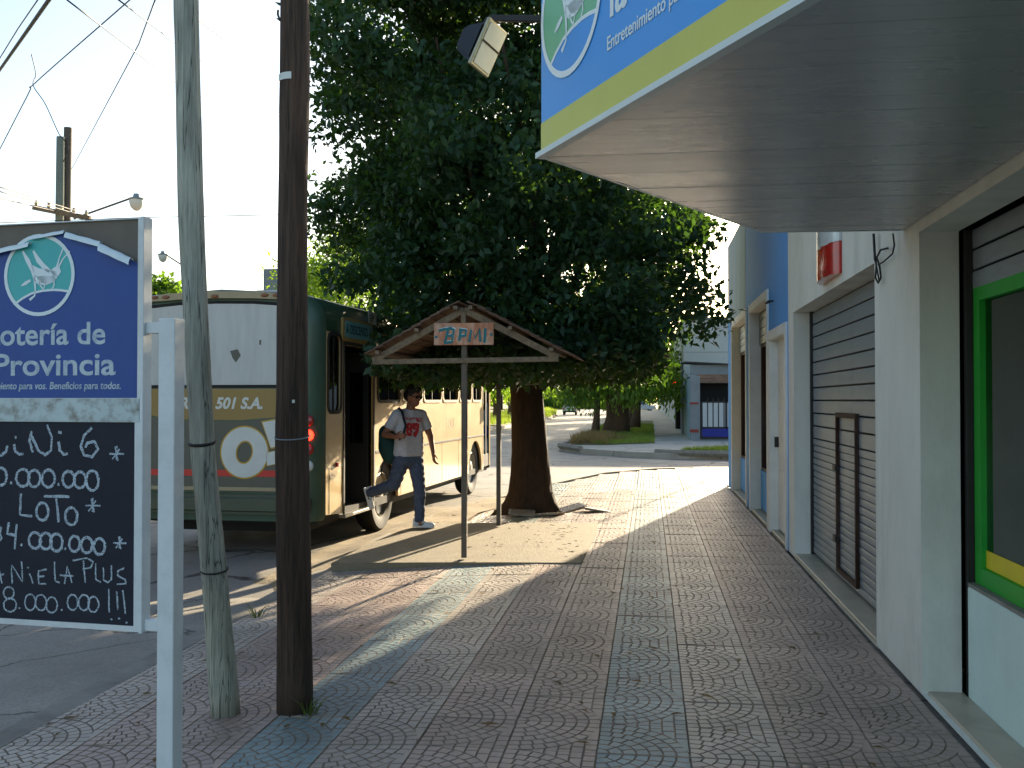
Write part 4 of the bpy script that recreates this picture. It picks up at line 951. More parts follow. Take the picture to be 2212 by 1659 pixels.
text('↓ DESCENSO ↓', .15, SIDE @ Matrix.Translation((1.20, 2.54, .036)), 'sign_word', 'sign_ink', ds, align='CENTER', sx=.86, bold=.002, local=True)
PL('roof_label', rect(1.66, 1.98, 2.78, 2.94), [], .004, 'bus_letter', SIDE @ Matrix.Translation((0, 0, -.03))).location = (0.02, 0, -.06)
text('EP', .14, SIDE @ Matrix.Translation((1.70, 2.745, .006)), 'label_word', 'sign_ink', bus, local=True)
L_(MB().box(.0, .012, 1.9, 8.4, 1.065, 1.09), 'side_moulding', 'rubber')
L_(MB().box(.0, .016, 2.0, 7.2, 2.60, 2.625), 'gutter', 'bus_beige')
for y in (3.04, 4.15, 5.29, 6.41, 8.3): L_(MB().box(.0, .0025, y, y+.006, .44, 1.06), 'panel_seam', 'rubber')
L_(MB().box(.0, .004, .24, .72, .985, .995), 'panel_seam', 'steel_rim'); L_(MB().box(.0, .004, .30, .304, .46, .98), 'panel_seam', 'rubber')
text('EQUI', .24, SIDE @ Matrix.Translation((5.55, 1.28, .0015)), 'faded_lettering', 'bus_beige', bus, local=True)
PL('front_door', rect(8.4, 8.95, .46, 2.36), [rect(8.46, 8.65, .7, 2.25), rect(8.71, 8.9, .7, 2.25)], .02, 'dark_iron', SIDE @ Matrix.Translation((0, 0, -.03)))
L_(MB().box(-.022, -.016, 8.44, 8.92, .68, 2.28), 'front_door_pane', 'bus_glass')
L_(MB().tube([(-.02, 9.05, 2.2), (.16, 9.2, 2.15), (.17, 9.22, 1.75)], .015, 6), 'mirror_arm', 'rubber'); L_(MB().box(.11, .22, 9.2, 9.24, 1.55, 1.85), 'mirror', 'rubber', bevel=.01)
L_(MB().box(.0, .03, .50, .545, .98, 1.03), 'side_reflector', 'tail_red')
def wheel(x, y, face):
    M = frame((x, y, .49), (0, 1, 0), (0, 0, 1)) if face > 0 else frame((x, y, .49), (0, -1, 0), (0, 0, 1))
    t = [(.30, -.24), (.44, -.25), (.485, -.20), (.49, -.12), (.485, -.03), (.455, .0), (.36, .0), (.30, -.02)]
    w = L_(MB().lathe(t, 36, M), 'wheel', 'rubber', smooth=40)
    L_(MB().lathe([(.30, -.02), (.285, -.012), (.27, -.06), (.20, -.09), (.13, -.10), (.12, -.03), (.08, -.015), (0, -.012)], 28, M), 'rim', 'steel_rim', w, smooth=35)
    b = MB()
    for k in range(8): a = 2*PI*k/8; b.sphere(M @ Vector((.165*math.cos(a), .165*math.sin(a), -.088)), .017, 6, 4)
    L_(b, 'wheel_nuts', 'steel_rim', w)
for y in (RW, FW): wheel(-.06, y, 1); wheel(-2.39, y, -1)
for y, r_ in ((RW, .53), (FW, .55)):
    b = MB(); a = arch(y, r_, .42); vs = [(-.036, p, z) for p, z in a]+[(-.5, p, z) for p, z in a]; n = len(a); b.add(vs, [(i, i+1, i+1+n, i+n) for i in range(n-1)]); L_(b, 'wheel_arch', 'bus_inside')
L_(MB().box(-.0, .006, 1.95, 2.0, .3, .44), 'mud_flap', 'rubber')

# ================================================================== PERSON stepping off the bus
mat('skin', '#8a5a42', .55, var=.1, vs_=30, bump=.1, bs=200); mat('tshirt', '#b9b7bd', .85, var=.06, vs_=14, bump=.35, bs=22)
mat('denim', '#4a5468', .85, var=.2, vs_=25, bump=.35, bs=30); mat('hair', '#17110e', .55, var=.3, vs_=60, bump=.7, bs=110)
mat('shoe_white', '#d5d6d6', .55, var=.06, vs_=20); mat('shoe_dark', '#24262b', .6); mat('print_red', '#b02a30', .7, var=.12, vs_=40)
mat('glasses', '#14100f', .25); mat('bag_green', '#123a34', .75, var=.25, vs_=12, bump=.3, bs=60); mat('strap', '#141f2b', .7, var=.2)
pz = -.012; pf = onz(905, 1140, pz)
man = thing('person', 'person in white LOS ANGELES 89 t-shirt, jeans and glasses stepping off the bus', 'person', pf)
def remeshed(name, blobs, m, voxel, par, smooth_it=4, fold=0.):
    b = MB()
    for bl in blobs:
        if bl[0] == 'e': _, c, r_, M = bl; b.sphere(c, r_, 16, 10, M)
        else:
            p0, r0, p1, r1 = bl; p0, p1 = Vector(p0), Vector(p1); L = (p1-p0).length; n = max(1, int(L/(min(r0, r1)*.3)))
            for i in range(n+1): t = i/n; b.sphere(p0.lerp(p1, t), r0+(r1-r0)*t, 12, 8)
    me = b.mesh(name); o = bpy.data.objects.new(name, me); COL.objects.link(o)
    rm = o.modifiers.new('r', 'REMESH'); rm.mode = 'VOXEL'; rm.voxel_size = voxel
    sm = o.modifiers.new('s', 'SMOOTH'); sm.iterations = smooth_it; sm.factor = .5
    dg = bpy.context.evaluated_depsgraph_get(); me2 = bpy.data.meshes.new_from_object(o.evaluated_get(dg)); bpy.data.objects.remove(o)
    if fold:
        n = len(me2.vertices); co = np.empty(n*3, np.float32); me2.vertices.foreach_get('co', co); co = co.reshape(-1, 3); no = np.empty(n*3, np.float32); me2.vertices.foreach_get('normal', no); no = no.reshape(-1, 3)
        x, y, z = co.T; w = np.sin(38*z+22*x+9*np.sin(14*x+8*z))+.8*np.sin(52*z-30*x+24*y+3*np.sin(19*z))+.5*np.sin(90*z+40*y); co += no*(fold*w)[:, None]; me2.vertices.foreach_set('co', co.ravel()); me2.update()
    me2.materials.clear(); return link(name, me2, m, par, smooth=True)
Vv = Vector
fd = Vv((.72, -.69, 0)); ld_ = Vv((.69, .72, 0))                    # facing, his left
pel = Vv((-.13, 0, .90)); ch = Vv((-.125, 0, 1.27)); nb = Vv((-.115, -.005, 1.43)); hd = Vv((-.062, -.045, 1.595))
hipL, hipR = pel+ld_*.085+Vv((0, 0, -.03)), pel-ld_*.085+Vv((0, 0, -.03))
knL, anL = Vv((.01, -.01, .475)), Vv((.0, .02, .095)); knR, anR = Vv((-.30, -.05, .53)), Vv((-.615, .03, .42))
shL, shR = ch+ld_*.175+Vv((0, 0, .105)), ch-ld_*.175+Vv((0, 0, .105))
elL, wrL = Vv((.10, .17, 1.13)), Vv((.165, .055, .915)); elR, wrR = Vv((-.385, -.17, 1.145)), Vv((-.215, -.315, 1.12))
hf = Vv((.86, -.50, -.18)).normalized(); hl = Vv((.5, .86, 0)).normalized(); hu = hf.cross(hl) if hf.cross(hl).z > 0 else hl.cross(hf)
HM = Matrix((hf, hl, hu)).transposed()
sk = [(nb-Vv((0, 0, .03)), .060, nb+Vv((.02, -.015, .08)), .056), ('e', hd+hu*.02, (.098, .076, .108), HM.to_4x4()), ('e', hd+hf*.035-hu*.055, (.062, .055, .058), HM.to_4x4()),
      (hd+hf*.088+hu*.02, .010, hd+hf*.108-hu*.018, .014), ('e', hd+hl*.074-hf*.005, (.022, .01, .032), HM.to_4x4()), ('e', hd-hl*.074-hf*.005, (.022, .01, .032), HM.to_4x4()), (hd+hf*.09-hu*.05, .014, hd+hf*.085-hu*.07, .016),
      (shL, .055, elL, .042), (elL, .042, wrL, .027), (shR, .055, elR, .042), (elR, .042, wrR, .027),
      (pel-ld_*.05, .10, pel+ld_*.05, .10), (pel, .085, ch-Vv((0, 0, .02)), .075), (ch-ld_*.10, .075, ch+ld_*.10, .075), (shL, .05, nb, .05), (shR, .05, nb, .05), (hipL, .075, knL, .05), (knL, .05, anL, .036), (hipR, .075, knR, .05), (knR, .05, anR, .036), (anL, .036, anL+Vv((.03, -.01, -.05)), .035), (anR, .036, anR+Vv((-.03, 0, -.03)), .035)]
def hand(w, d, across, pn, curl):
    """palm then four unequal bent fingers and a thumb leaving the side of the palm"""
    d = d.normalized(); across = (across-d*across.dot(d)).normalized(); pn = d.cross(across) if pn > 0 else across.cross(d)
    out = [(w, .026, w+d*.04, .024)]
    for k in (-1.5, -.5, .5, 1.5): out.append((w+d*.035+across*k*.009, .0145, w+d*.085+across*k*.0165, .0125))
    for k, L in ((-1.5, .068), (-.5, .082), (.5, .077), (1.5, .058)):
        p = w+d*.088+across*k*.0185; q = p+(d*math.cos(curl*.6)+pn*math.sin(curl*.6))*L*.45; r_ = q+(d*math.cos(curl*1.6)+pn*math.sin(curl*1.6))*L*.33; s_ = r_+(d*math.cos(curl*2.3)+pn*math.sin(curl*2.3))*L*.25
        out += [(p, .0092, q, .0085), (q, .0085, r_, .008), (r_, .008, s_, .007)]
    t0 = w+d*.022-across*.022; t1 = t0-across*.028+d*.026+pn*.012; t2 = t1+d*.032-across*.006+pn*.014
    out += [(t0, .014, t1, .0105), (t1, .0105, t2, .0085)]; return out
sk += hand(wrL, Vv((.12, -.10, -1)), Vv((-.5, .8, .0)), 1, .55); sk += hand(wrR, Vv((.75, -.45, .12)), Vv((0, 0, -1)), 1, .8)
body = remeshed('body', sk, 'skin', .0062, man, 3)
dn = pel-Vv((0, 0, .02))
ts = [(ch-ld_*.10+Vv((0, 0, .06)), .105, ch+ld_*.10+Vv((0, 0, .06)), .105), (ch-ld_*.085-Vv((0, 0, .06)), .118, ch+ld_*.085-Vv((0, 0, .06)), .118), (ch-ld_*.07-Vv((0, 0, .18)), .122, ch+ld_*.07-Vv((0, 0, .18)), .122),
      (pel-ld_*.072+Vv((0, 0, .10)), .125, pel+ld_*.072+Vv((0, 0, .10)), .125), (pel-ld_*.075+Vv((0, 0, .02)), .127, pel+ld_*.075+Vv((0, 0, .02)), .127),
      (ch-ld_*.07, .115, pel-ld_*.075+Vv((0, 0, .02)), .125), (ch+ld_*.07, .115, pel+ld_*.075+Vv((0, 0, .02)), .125), (nb-Vv((0, 0, .06)), .085, nb-Vv((0, 0, .02)), .07),
      (shL, .075, shL.lerp(elL, .72), .068), (shR, .075, shR.lerp(elR, .72), .068), (shL+Vv((0, 0, .0)), .072, nb-Vv((0, 0, .03)), .07), (shR, .072, nb-Vv((0, 0, .03)), .07)]
shirt = remeshed('t_shirt', ts, 'tshirt', .008, man, 3, .0016)
bm = bmesh.new(); bm.from_mesh(shirt.data)                       # clean hem
bmesh.ops.bisect_plane(bm, geom=bm.verts[:]+bm.edges[:]+bm.faces[:], plane_co=(0, 0, .875), plane_no=(0, 0, 1), clear_inner=True)
for sh_, el_ in ((shL, elL), (shR, elR)):
    dv = (el_-sh_).normalized(); co = sh_.lerp(el_, .70)
    geo = [f for f in bm.faces if (f.calc_center_median()-co).length < .22]; vs_ = list({v for f in geo for v in f.verts}); es_ = list({e for f in geo for e in f.edges})
    bmesh.ops.delete(bm, geom=[f for f in geo if (f.calc_center_median()-co).dot(dv) > .0 and (f.calc_center_median()-co).length < .12], context='FACES')
bm.to_mesh(shirt.data); bm.free()
jn = [(pel-ld_*.06+Vv((0, 0, .02)), .118, pel+ld_*.06+Vv((0, 0, .02)), .118), (pel-ld_*.06-Vv((0, 0, .06)), .12, pel+ld_*.06-Vv((0, 0, .06)), .12), (hipL, .112, knL, .078), (knL, .078, anL+Vv((0, 0, .02)), .062), (hipR, .112, knR, .08), (knR, .08, anR, .062)]
remeshed('jeans', jn, 'denim', .008, man, 3, .0034)
def shoe(heel, toe, up, nm):
    d = (toe-heel).normalized(); L = (toe-heel).length
    s_ = remeshed(nm, [(heel+up*.045, .038, heel+d*.12+up*.04, .04), (heel+d*.10+up*.035, .04, toe-d*.035+up*.03, .036), (heel+up*.045, .036, heel+up*.085, .036), (heel+d*.05+up*.07, .036, heel+d*.12+up*.045, .034)], 'shoe_white', .007, man, 3)
    acr = d.cross(up).normalized(); M = frame(heel+up*.002-d*.035, d, acr); ol = [(0, -.03), (.08, -.036), (.2, -.042), (.27, -.034), (L+.035, 0), (.27, .034), (.2, .042), (.08, .036), (0, .03)]
    b = MB().prism(ol, M, .02 if (M.to_3x3() @ Vv((0, 0, 1))).dot(up) > 0 else -.02); o = b.build('sole', 'shoe_white', s_, local=True, bevel=.004)
    for sd in (-1, 1): MB().ribbon([(.03, .0), (.055, .018), (.085, .004), (.11, .03)], .012, frame(heel+up*.03+acr*sd*.0405+d*.02, d, up)).build('shoe_mark', 'shoe_dark', s_, local=True)
hL = anL+Vv((-.05, .02, -.092)); shoe(hL, hL+Vv((.25, -.06, 0)), Vv((0, 0, 1)), 'shoe')
hR = anR+Vv((-.085, .01, .02)); dR = Vv((.30, -.02, -.95)).normalized(); shoe(hR, hR+dR*.25, Vv((.95, -.02, .30)).normalized(), 'shoe')
hr = [('e', hd+hu*.052-hf*.022, (.104, .087, .092), HM.to_4x4()), ('e', hd+hu*.10+hf*.02, (.085, .07, .05), HM.to_4x4()), ('e', hd-hf*.055-hu*.0, (.055, .074, .075), HM.to_4x4())]
for k in range(26):
    a = random.uniform(0, 2*PI); e = random.uniform(.1, 1.2); p = hd+hu*.06-hf*.01+(hf*math.cos(a)*math.cos(e)*.085+hl*math.sin(a)*math.cos(e)*.072+hu*math.sin(e)*.09); hr.append(('e', p, random.uniform(.014, .022), None)) if (p-hd).dot(hf) < .075 else None
remeshed('hair', hr, 'hair', .007, man, 1)
b = MB()
for sd in (-1, 1):
    c = hd+hf*.094+hl*sd*.034+hu*.018; M = frame(c, hl, hu); b.prism(rrect(-.026, .026, -.017, .015, .01), M, .004)
    b.bar(c+hl*sd*.026, hd+hl*sd*.079-hf*.0+hu*.022, .004, .006)
b.bar(hd+hf*.098-hl*.012+hu*.022, hd+hf*.098+hl*.012+hu*.022, .004, .005); b.build('glasses', 'glasses', man, local=True)
# red print wrapped on to the shirt
def wrap_print(me, name, m, size):
    o = bpy.data.objects.new(name, me); COL.objects.link(o); o.parent = man; me.materials.append(MATS[m])
    bm = bmesh.new(); bm.from_mesh(me); bmesh.ops.triangulate(bm, faces=bm.faces); bmesh.ops.subdivide_edges(bm, edges=[e for e in bm.edges if e.calc_length() > .02], cuts=2); bm.to_mesh(me); bm.free()
    sw = o.modifiers.new('w', 'SHRINKWRAP'); sw.target = shirt; sw.wrap_method = 'NEAREST_SURFACEPOINT'; sw.wrap_mode = 'ABOVE_SURFACE'; sw.offset = .006
    bpy.context.view_layer.update(); dg = bpy.context.evaluated_depsgraph_get(); m2 = bpy.data.meshes.new_from_object(o.evaluated_get(dg)); o.modifiers.clear(); o.data = m2
def flat_text(s_, size, sx, bold):
    cu = bpy.data.curves.new('t', 'FONT'); cu.body = s_; cu.size = size; cu.align_x = 'CENTER'; cu.offset = bold; cu.resolution_u = 3
    me = curve_mesh(cu); me.transform(Matrix.Diagonal((sx, 1, 1, 1))); return me
cf = Vv((.50, -.87, 0)); TX = frame(ch+cf*.155, Vv((.87, .50, 0)), (0, 0, 1))
me = flat_text('89', .215, .92, .012); me.transform(TX @ Matrix.Translation((.02, -.135, 0))); wrap_print(me, 'shirt_number', 'print_red', 0)
me = flat_text('LOS ANGELES', .062, .80, .002); me.transform(TX @ Matrix.Translation((.02, .05, 0))); wrap_print(me, 'shirt_lettering', 'print_red', 0)
# backpack on one shoulder
bc = Vv((-.405, .0, 1.0)); bp_ = thing('backpack', 'dark green backpack slung from the right shoulder of the person', 'backpack', pf)
remeshed('bag', [(bc+Vv((0, -.02, .16)), .10, bc+Vv((.02, -.02, -.02)), .125), (bc+Vv((.02, -.02, -.02)), .125, bc+Vv((.05, -.02, -.13)), .105), (bc+Vv((.06, .04, .1)), .09, bc+Vv((.07, .04, -.1)), .09)], 'bag_green', .012, bp_, 4)
MB().tube([bc+Vv((.02, .0, .22)), shR+Vv((-.05, .08, .0)), shR+Vv((.02, .03, .085)), shR+Vv((.075, -.055, .05)), ch-ld_*.13+fd*.125+Vv((0, 0, -.02)), ch-ld_*.155+fd*.10+Vv((0, 0, -.14)), bc+Vv((.13, -.1, .0))], .017, 6).build('strap', 'strap', bp_, smooth=True, local=True)
MB().tube([bc+Vv((-.03, -.05, -.2)), bc+Vv((-.05, -.05, -.28)), bc+Vv((-.06, -.05, -.36))], .008, 5).build('loose_strap', 'strap', bp_, local=True)
# ================================================================== TREES, GRASS
mat('bark_dark', '#3a2c20', .9, var=.4, vs_=8, bump=1., bs=14, stretch=(3, 3, .6)); mat('bark_grey', '#5d4c3b', .9, var=.35, vs_=6, bump=.9, bs=12, stretch=(3, 3, .5))
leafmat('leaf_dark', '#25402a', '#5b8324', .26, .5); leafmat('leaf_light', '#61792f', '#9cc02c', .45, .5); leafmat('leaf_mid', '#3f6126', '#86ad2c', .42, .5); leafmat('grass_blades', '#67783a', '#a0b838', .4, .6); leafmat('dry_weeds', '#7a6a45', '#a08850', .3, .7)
def leaf_cloud(centres, radii, per, size, rs, elong=.5, droop=0.):
    """centres Nx3, leaf rhombi folded along the midrib"""
    C = np.repeat(centres, per, 0); Rr = np.repeat(radii, per, 0)
    n = len(C); d = rs.normal(size=(n, 3)); d /= np.linalg.norm(d, axis=1)[:, None]; rad = rs.random(n)**.45
    Pp = C+d*rad[:, None]*Rr
    ax = rs.normal(size=(n, 3)); ax[:, 2] -= droop; ax /= np.linalg.norm(ax, axis=1)[:, None]
    up = rs.normal(size=(n, 3)); up[:, 2] += 1.2
    sd = np.cross(ax, up); sd /= np.linalg.norm(sd, axis=1)[:, None]+1e-9; nm = np.cross(sd, ax)
    L = size*(.65+.7*rs.random(n))[:, None]; W = L*elong
    b0 = Pp; tip = Pp+ax*L; l = Pp+ax*L*.45+sd*W*.5+nm*W*.16; r = Pp+ax*L*.45-sd*W*.5+nm*W*.16
    V = np.stack([b0, l, tip, r], 1).reshape(-1, 3); k = np.arange(n)*4
    Fc = np.concatenate([np.stack([k, k+1, k+2], 1), np.stack([k, k+2, k+3], 1)]); sh = rs.random(n); sh = np.concatenate([sh, sh])
    return V, Fc, sh
def trunk_obj(t, base, pts, rad, m, n=14, flare=0.):
    b = MB(); b.tube(pts, rad, n=n, jit=.04); return b.build('trunk', m, t, smooth=True)
# --- the big street tree
TB = Vector((-1.68, 14.1, zg(-1.68)-.02))
bt = thing('street_tree', 'large dense dark green tree growing through the pavement behind the shelter', 'tree', TB)
zs = [-.05, .06, .16, .3, .55, .9, 1.3, 1.7, 2.1, 2.6]; rs_ = [.46, .39, .345, .315, .285, .255, .235, .23, .24, .20]
b = MB(); k0 = []
NB = 22
for i, (z, r_) in enumerate(zip(zs, rs_)):
    for j in range(NB):
        a = 2*PI*j/NB; fl = max(0, .30-z)/.35; rr_ = r_*(1+fl*.30*math.cos(a*4+.6)+.035*math.sin(a*7+z*2)+.02*math.sin(a*13+z*6))
        b.v.append((TB.x+rr_*math.cos(a)+.02*math.sin(z*2)-.02*z, TB.y+rr_*math.sin(a), TB.z+z))
for i in range(len(zs)-1):
    for j in range(NB): a = i*NB+j; c = i*NB+(j+1) % NB; b.f.append((a, c, c+NB, a+NB))
b.build('trunk', 'bark_dark', bt, smooth=True)
b = MB(); random.seed(5); tips = []
for k in range(13):
    a = 2*PI*k/13+random.uniform(-.2, .2); p = TB+Vector((0, 0, random.uniform(1.7, 2.5))); pts = [p]; rd = [random.uniform(.10, .14)]
    el = random.uniform(.5, 1.35)
    for s_ in range(7): p = p+Vector((math.cos(a)*math.cos(el), math.sin(a)*math.cos(el), math.sin(el)))*random.uniform(.5, .75); a += random.uniform(-.25, .25); el += random.uniform(-.15, .15); pts.append(p) if -4 < p.x < .2 else None; rd.append(rd[-1]*.76) if -4 < p.x < .2 else None
    b.tube(pts, rd, n=7); tips.append(pts)
b.build('branches', 'bark_dark', bt, smooth=True)
rs = np.random.default_rng(3); cen = []; rad = []
def crown_r(z):                                       # horizontal radius of the crown with height
    t = (z-1.75)/(10.2-1.75); return 3.35*max(.0, (1-abs(2*t-.62)**2.6/ (1.38**2.6)))**.5*(1 if t > .1 else .72+2.8*t)
while len(cen) < 760:
    z = rs.uniform(2.05, 9.9); a = rs.uniform(0, 2*PI); R0 = crown_r(z)
    q = rs.random()**.42; ext = 1+.16*math.sin(3*a+z*1.4)+.10*math.sin(5*a-z*2.3)
    r_ = R0*q*ext*.93
    x, y = TB.x-.15+r_*math.cos(a), TB.y+r_*math.sin(a)
    if x > 1.05 or x < (-4.6 if z < 5.5 else -4.25): continue
    if x/y > .05 or x/y < -.335 or (x/y < -.262 and z < 2.95): continue
    if z < 1.85+max(0, x+.3)*.85 or (x > .1 and rs.random() < .4) or (x/y < -.27 and rs.random() < .35): continue
    if z < 1.85+max(0, y-14.6)*.34+.0: continue
    zz = z
    if z < 2.3 and y < 14.8: zz = (2.08 if x > -2.4 else 1.98)+.10*math.sin(a*4)+.10*rs.random()
    cen.append((x, y, zz)); s_ = rs.uniform(.30, .62); rad.append((s_*1.1, s_*1.1, s_*.75))
for i in range(120):                                  # the low, flat underside
    a = rs.uniform(0, 2*PI); r_ = 2.75*rs.random()**.5; x, y = TB.x-.35+r_*math.cos(a), TB.y-.35+r_*math.sin(a)
    if y > 15.2 or x > .2 or x/y < -.262: continue
    cen.append((x, y, 1.98+.07*math.sin(a*5)+.1*rs.random())); s_ = rs.uniform(.4, .55); rad.append((s_, s_, .27))
V, Fc, sh = leaf_cloud(np.array(cen), np.array(rad), 235, .116, rs, .52, .35)
keep = (V.reshape(-1, 4, 3)[:, :, 2].min(1) > 1.60)
n4 = len(V)//4; kk = np.where(keep)[0]
V2 = V.reshape(-1, 4, 3)[kk].reshape(-1, 3); m_ = len(kk); k = np.arange(m_)*4
Fc = np.concatenate([np.stack([k, k+1, k+2], 1), np.stack([k, k+2, k+3], 1)]); sh = np.concatenate([sh[:n4][kk]]*2)
# sprays that stand clear of the outline
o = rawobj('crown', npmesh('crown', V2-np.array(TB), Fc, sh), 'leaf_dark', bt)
# lifted and broken tiles at the roots
LT = [((-1.08, 14.02, .05), (.10, -.22, .5), 'cracked paving tile tilted up by the root right of the big tree trunk'), ((-.72, 13.98, .035), (-.02, .17, .15), 'loose paving tile lying slanted just right of the lifted root tile'),
      ((-1.72, 13.55, .03), (.14, .05, .1), 'paving tile heaved up in front of the big tree trunk'), ((-1.35, 13.55, .02), (-.08, -.10, -.3), 'paving tile sunk beside the heaved tile before the big tree trunk')]
for loc, rot, lab in LT:
    o = bpy.data.objects.new('loose_paving_tile', TM[('grey', 0)]); COL.objects.link(o); o.location = loc; o.rotation_euler = rot; o.scale = (.9, .62, 1); tag(o, lab, 'paving tile', 'lifted tiles at the tree roots')
# --- other trees
def small_tree(name, label, base, h, crad, trunk_r, leafm, nclump, per, lsize, seedv, hang=0., bark='bark_grey', low=.42, stems=1, group=None):
    random.seed(seedv); q = np.random.default_rng(seedv); t = thing(name, label, 'tree', base, group=group)
    b = MB(); bz = Vector(base)
    for s_ in range(stems):
        off = Vector((random.uniform(-.3, .3), random.uniform(-.3, .3), 0)) if stems > 1 else Vector((0, 0, 0)); ln = Vector((random.uniform(-.08, .08), random.uniform(-.05, .05), 1))
        b.tube([bz+off+ln*(h*.62*i/6)+Vector((.05*math.sin(i*1.3), 0, -.1 if i == 0 else 0)) for i in range(7)], [trunk_r*(1.35 if i == 0 else 1-.09*i) for i in range(7)], n=9, jit=.05)
    b.build('trunk', bark, t, smooth=True)
    b = MB(); cen = []; rad = []
    for i in range(nclump):
        a = q.uniform(0, 2*PI); zz = q.uniform(low, 1.0)*h; tt = (zz/h-low)/(1-low); r_ = crad*math.sqrt(max(.05, 1-(2*tt-.85)**2*.85))*q.random()**.45
        x, y = base[0]+r_*math.cos(a), base[1]+r_*math.sin(a); cen.append((x, y, base[2]+zz-hang*(r_/crad)**2)); s_ = crad*q.uniform(.16, .30); rad.append((s_, s_, s_*(1.0 if hang else .7)))
        if i % 5 == 0: b.tube([(base[0], base[1], base[2]+h*.5), (base[0]+r_*.5*math.cos(a), base[1]+r_*.5*math.sin(a), base[2]+max(zz, h*.5)*.95), (x, y, base[2]+zz-hang*(r_/crad)**2)], [trunk_r*.35, trunk_r*.2, .015], n=5)
    b.build('branches', bark, t)
    V, Fc, sh = leaf_cloud(np.array(cen), np.array(rad), per, lsize, q, .4 if hang else .55, hang*.8)
    rawobj('crown', npmesh('crown', V-np.array(base), Fc, sh), leafm, t); return t
small_tree('verge_tree', 'thick trunked tree with hanging bright leaves on the far grass verge', (-1.50, 46.6, .02), 7.0, 3.1, .40, 'leaf_light', 210, 70, .22, 21, hang=3.0, low=.45, stems=2, group='trees along the far verge')
small_tree('verge_tree', 'slender tree with drooping narrow leaves left of the thick verge trunk', (-2.45, 45.5, .02), 6.0, 1.9, .17, 'leaf_mid', 90, 60, .20, 22, hang=3.1, low=.5, group='trees along the far verge')
small_tree('verge_tree', 'leafy tree behind the thick verge trunk, half hidden', (-.75, 53, .02), 7.0, 2.4, .25, 'leaf_mid', 110, 60, .24, 23, hang=1.4, low=.45, group='trees along the far verge')
lefts = [(-11.2, 62, 7.5, 2.8), (-11.4, 74, 8, 3.2), (-12, 86, 8.5, 3.2), (-13, 101, 8.5, 3.4), (-15, 118, 9, 3.6), (-18, 138, 9, 4.0)]
ords = ['nearest', 'second', 'third', 'fourth', 'fifth', 'farthest']
for i, (x, y, h, c) in enumerate(lefts): small_tree('roadside_tree', ords[i]+' sunlit tree on the left side of the street beyond the bus', (x, y, -.05), h, c, .22, 'leaf_light' if i % 2 else 'leaf_mid', 110, 55, .30, 40+i, hang=1.2, low=.25, group='trees on the left of the street')
rights = [(-1.2, 66, 7, 2.6), (-1.3, 82, 8, 2.8), (-2.5, 104, 8, 3.2), (-3.5, 132, 9, 3.6)]
for i, (x, y, h, c) in enumerate(rights): small_tree('verge_tree', ords[i]+' tree down the long right-hand verge past the thick trunk', (x, y, 0), h, c, .24, 'leaf_mid', 100, 50, .32, 60+i, hang=1.0, low=.30, group='trees along the far verge')
small_tree('acacia_tree', 'light green feathery tree rising behind the bus roof', (-9.6, 30, -.05), 6.3, 2.9, .18, 'leaf_light', 150, 110, .17, 77, hang=.4, low=.35)
small_tree('background_tree', 'tree with spiky top showing over the left end of the bus roof', (-22, 42, -.1), 6.9, 3.0, .25, 'leaf_mid', 120, 60, .3, 78, low=.3)
# far wood closing the street
q = np.random.default_rng(8); cen = []; rad = []
for i in range(330):
    x = q.uniform(-75, 40); y = 205+q.uniform(-12, 12); cen.append((x, y, q.uniform(0, 9)*(.6+.4*math.sin(x*.13)))); s_ = q.uniform(1.6, 3.0); rad.append((s_, s_, s_*.8))
V, Fc, sh = leaf_cloud(np.array(cen), np.array(rad), 60, 1.0, q, .6); tag(rawobj('distant_wood', npmesh('distant_wood', V, Fc, sh), 'leaf_mid'), 'mass of trees closing the far end of the street', 'trees', kind='stuff')
# grass
def grass(name, label, poly, n, h, m, seedv, z=.02):
    q = np.random.default_rng(seedv); P_ = []; pl = np.array(poly); lo, hi = pl.min(0), pl.max(0)
    def inside(x, y):
        c = False; j = len(poly)-1
        for i in range(len(poly)):
            if (poly[i][1] > y) != (poly[j][1] > y) and x < (poly[j][0]-poly[i][0])*(y-poly[i][1])/(poly[j][1]-poly[i][1])+poly[i][0]: c = not c
            j = i
        return c
    while len(P_) < n:
        p = q.uniform(lo, hi)
        if inside(*p): P_.append(p)
    P_ = np.array(P_); a = q.uniform(0, 2*PI, n); hh = h*(.4+.9*q.random(n)); w = .012+.010*q.random(n)
    b0 = np.stack([P_[:, 0]-np.cos(a)*w, P_[:, 1]-np.sin(a)*w, np.full(n, z)], 1); b1 = np.stack([P_[:, 0]+np.cos(a)*w, P_[:, 1]+np.sin(a)*w, np.full(n, z)], 1)
    tp = np.stack([P_[:, 0]+q.normal(0, .35, n)*hh, P_[:, 1]+q.normal(0, .35, n)*hh, z+hh], 1)
    V = np.stack([b0, b1, tp], 1).reshape(-1, 3); k = np.arange(n)*3
    return tag(rawobj(name, npmesh(name, V, np.stack([k, k+1, k+2], 1), q.random(n)), m), label, 'grass', kind='stuff')
grass('verge_grass', 'green grass under the far verge trees', [(-2.7, 36), (-1.6, 34.9), (.2, 36.6), (.24, 62), (-2.7, 62)], 26000, .13, 'grass_blades', 1)
grass('dry_weeds', 'dry brown weeds at the tip of the far verge', [(-2.8, 37.8), (-2.75, 34.8), (-2.1, 35.3), (-1.4, 34.9), (-1.6, 36.2), (-.7, 37.4), (-1.9, 38.2), (-1.3, 41), (-2.6, 42)], 2600, .30, 'dry_weeds', 2)
grass('corner_grass', 'strip of grass by the kerb in front of the far gate', [(.9, 30.9), (2.2, 30.25), (9, 30.1), (9, 31.9), (2.6, 32.4)], 9000, .12, 'grass_blades', 3)
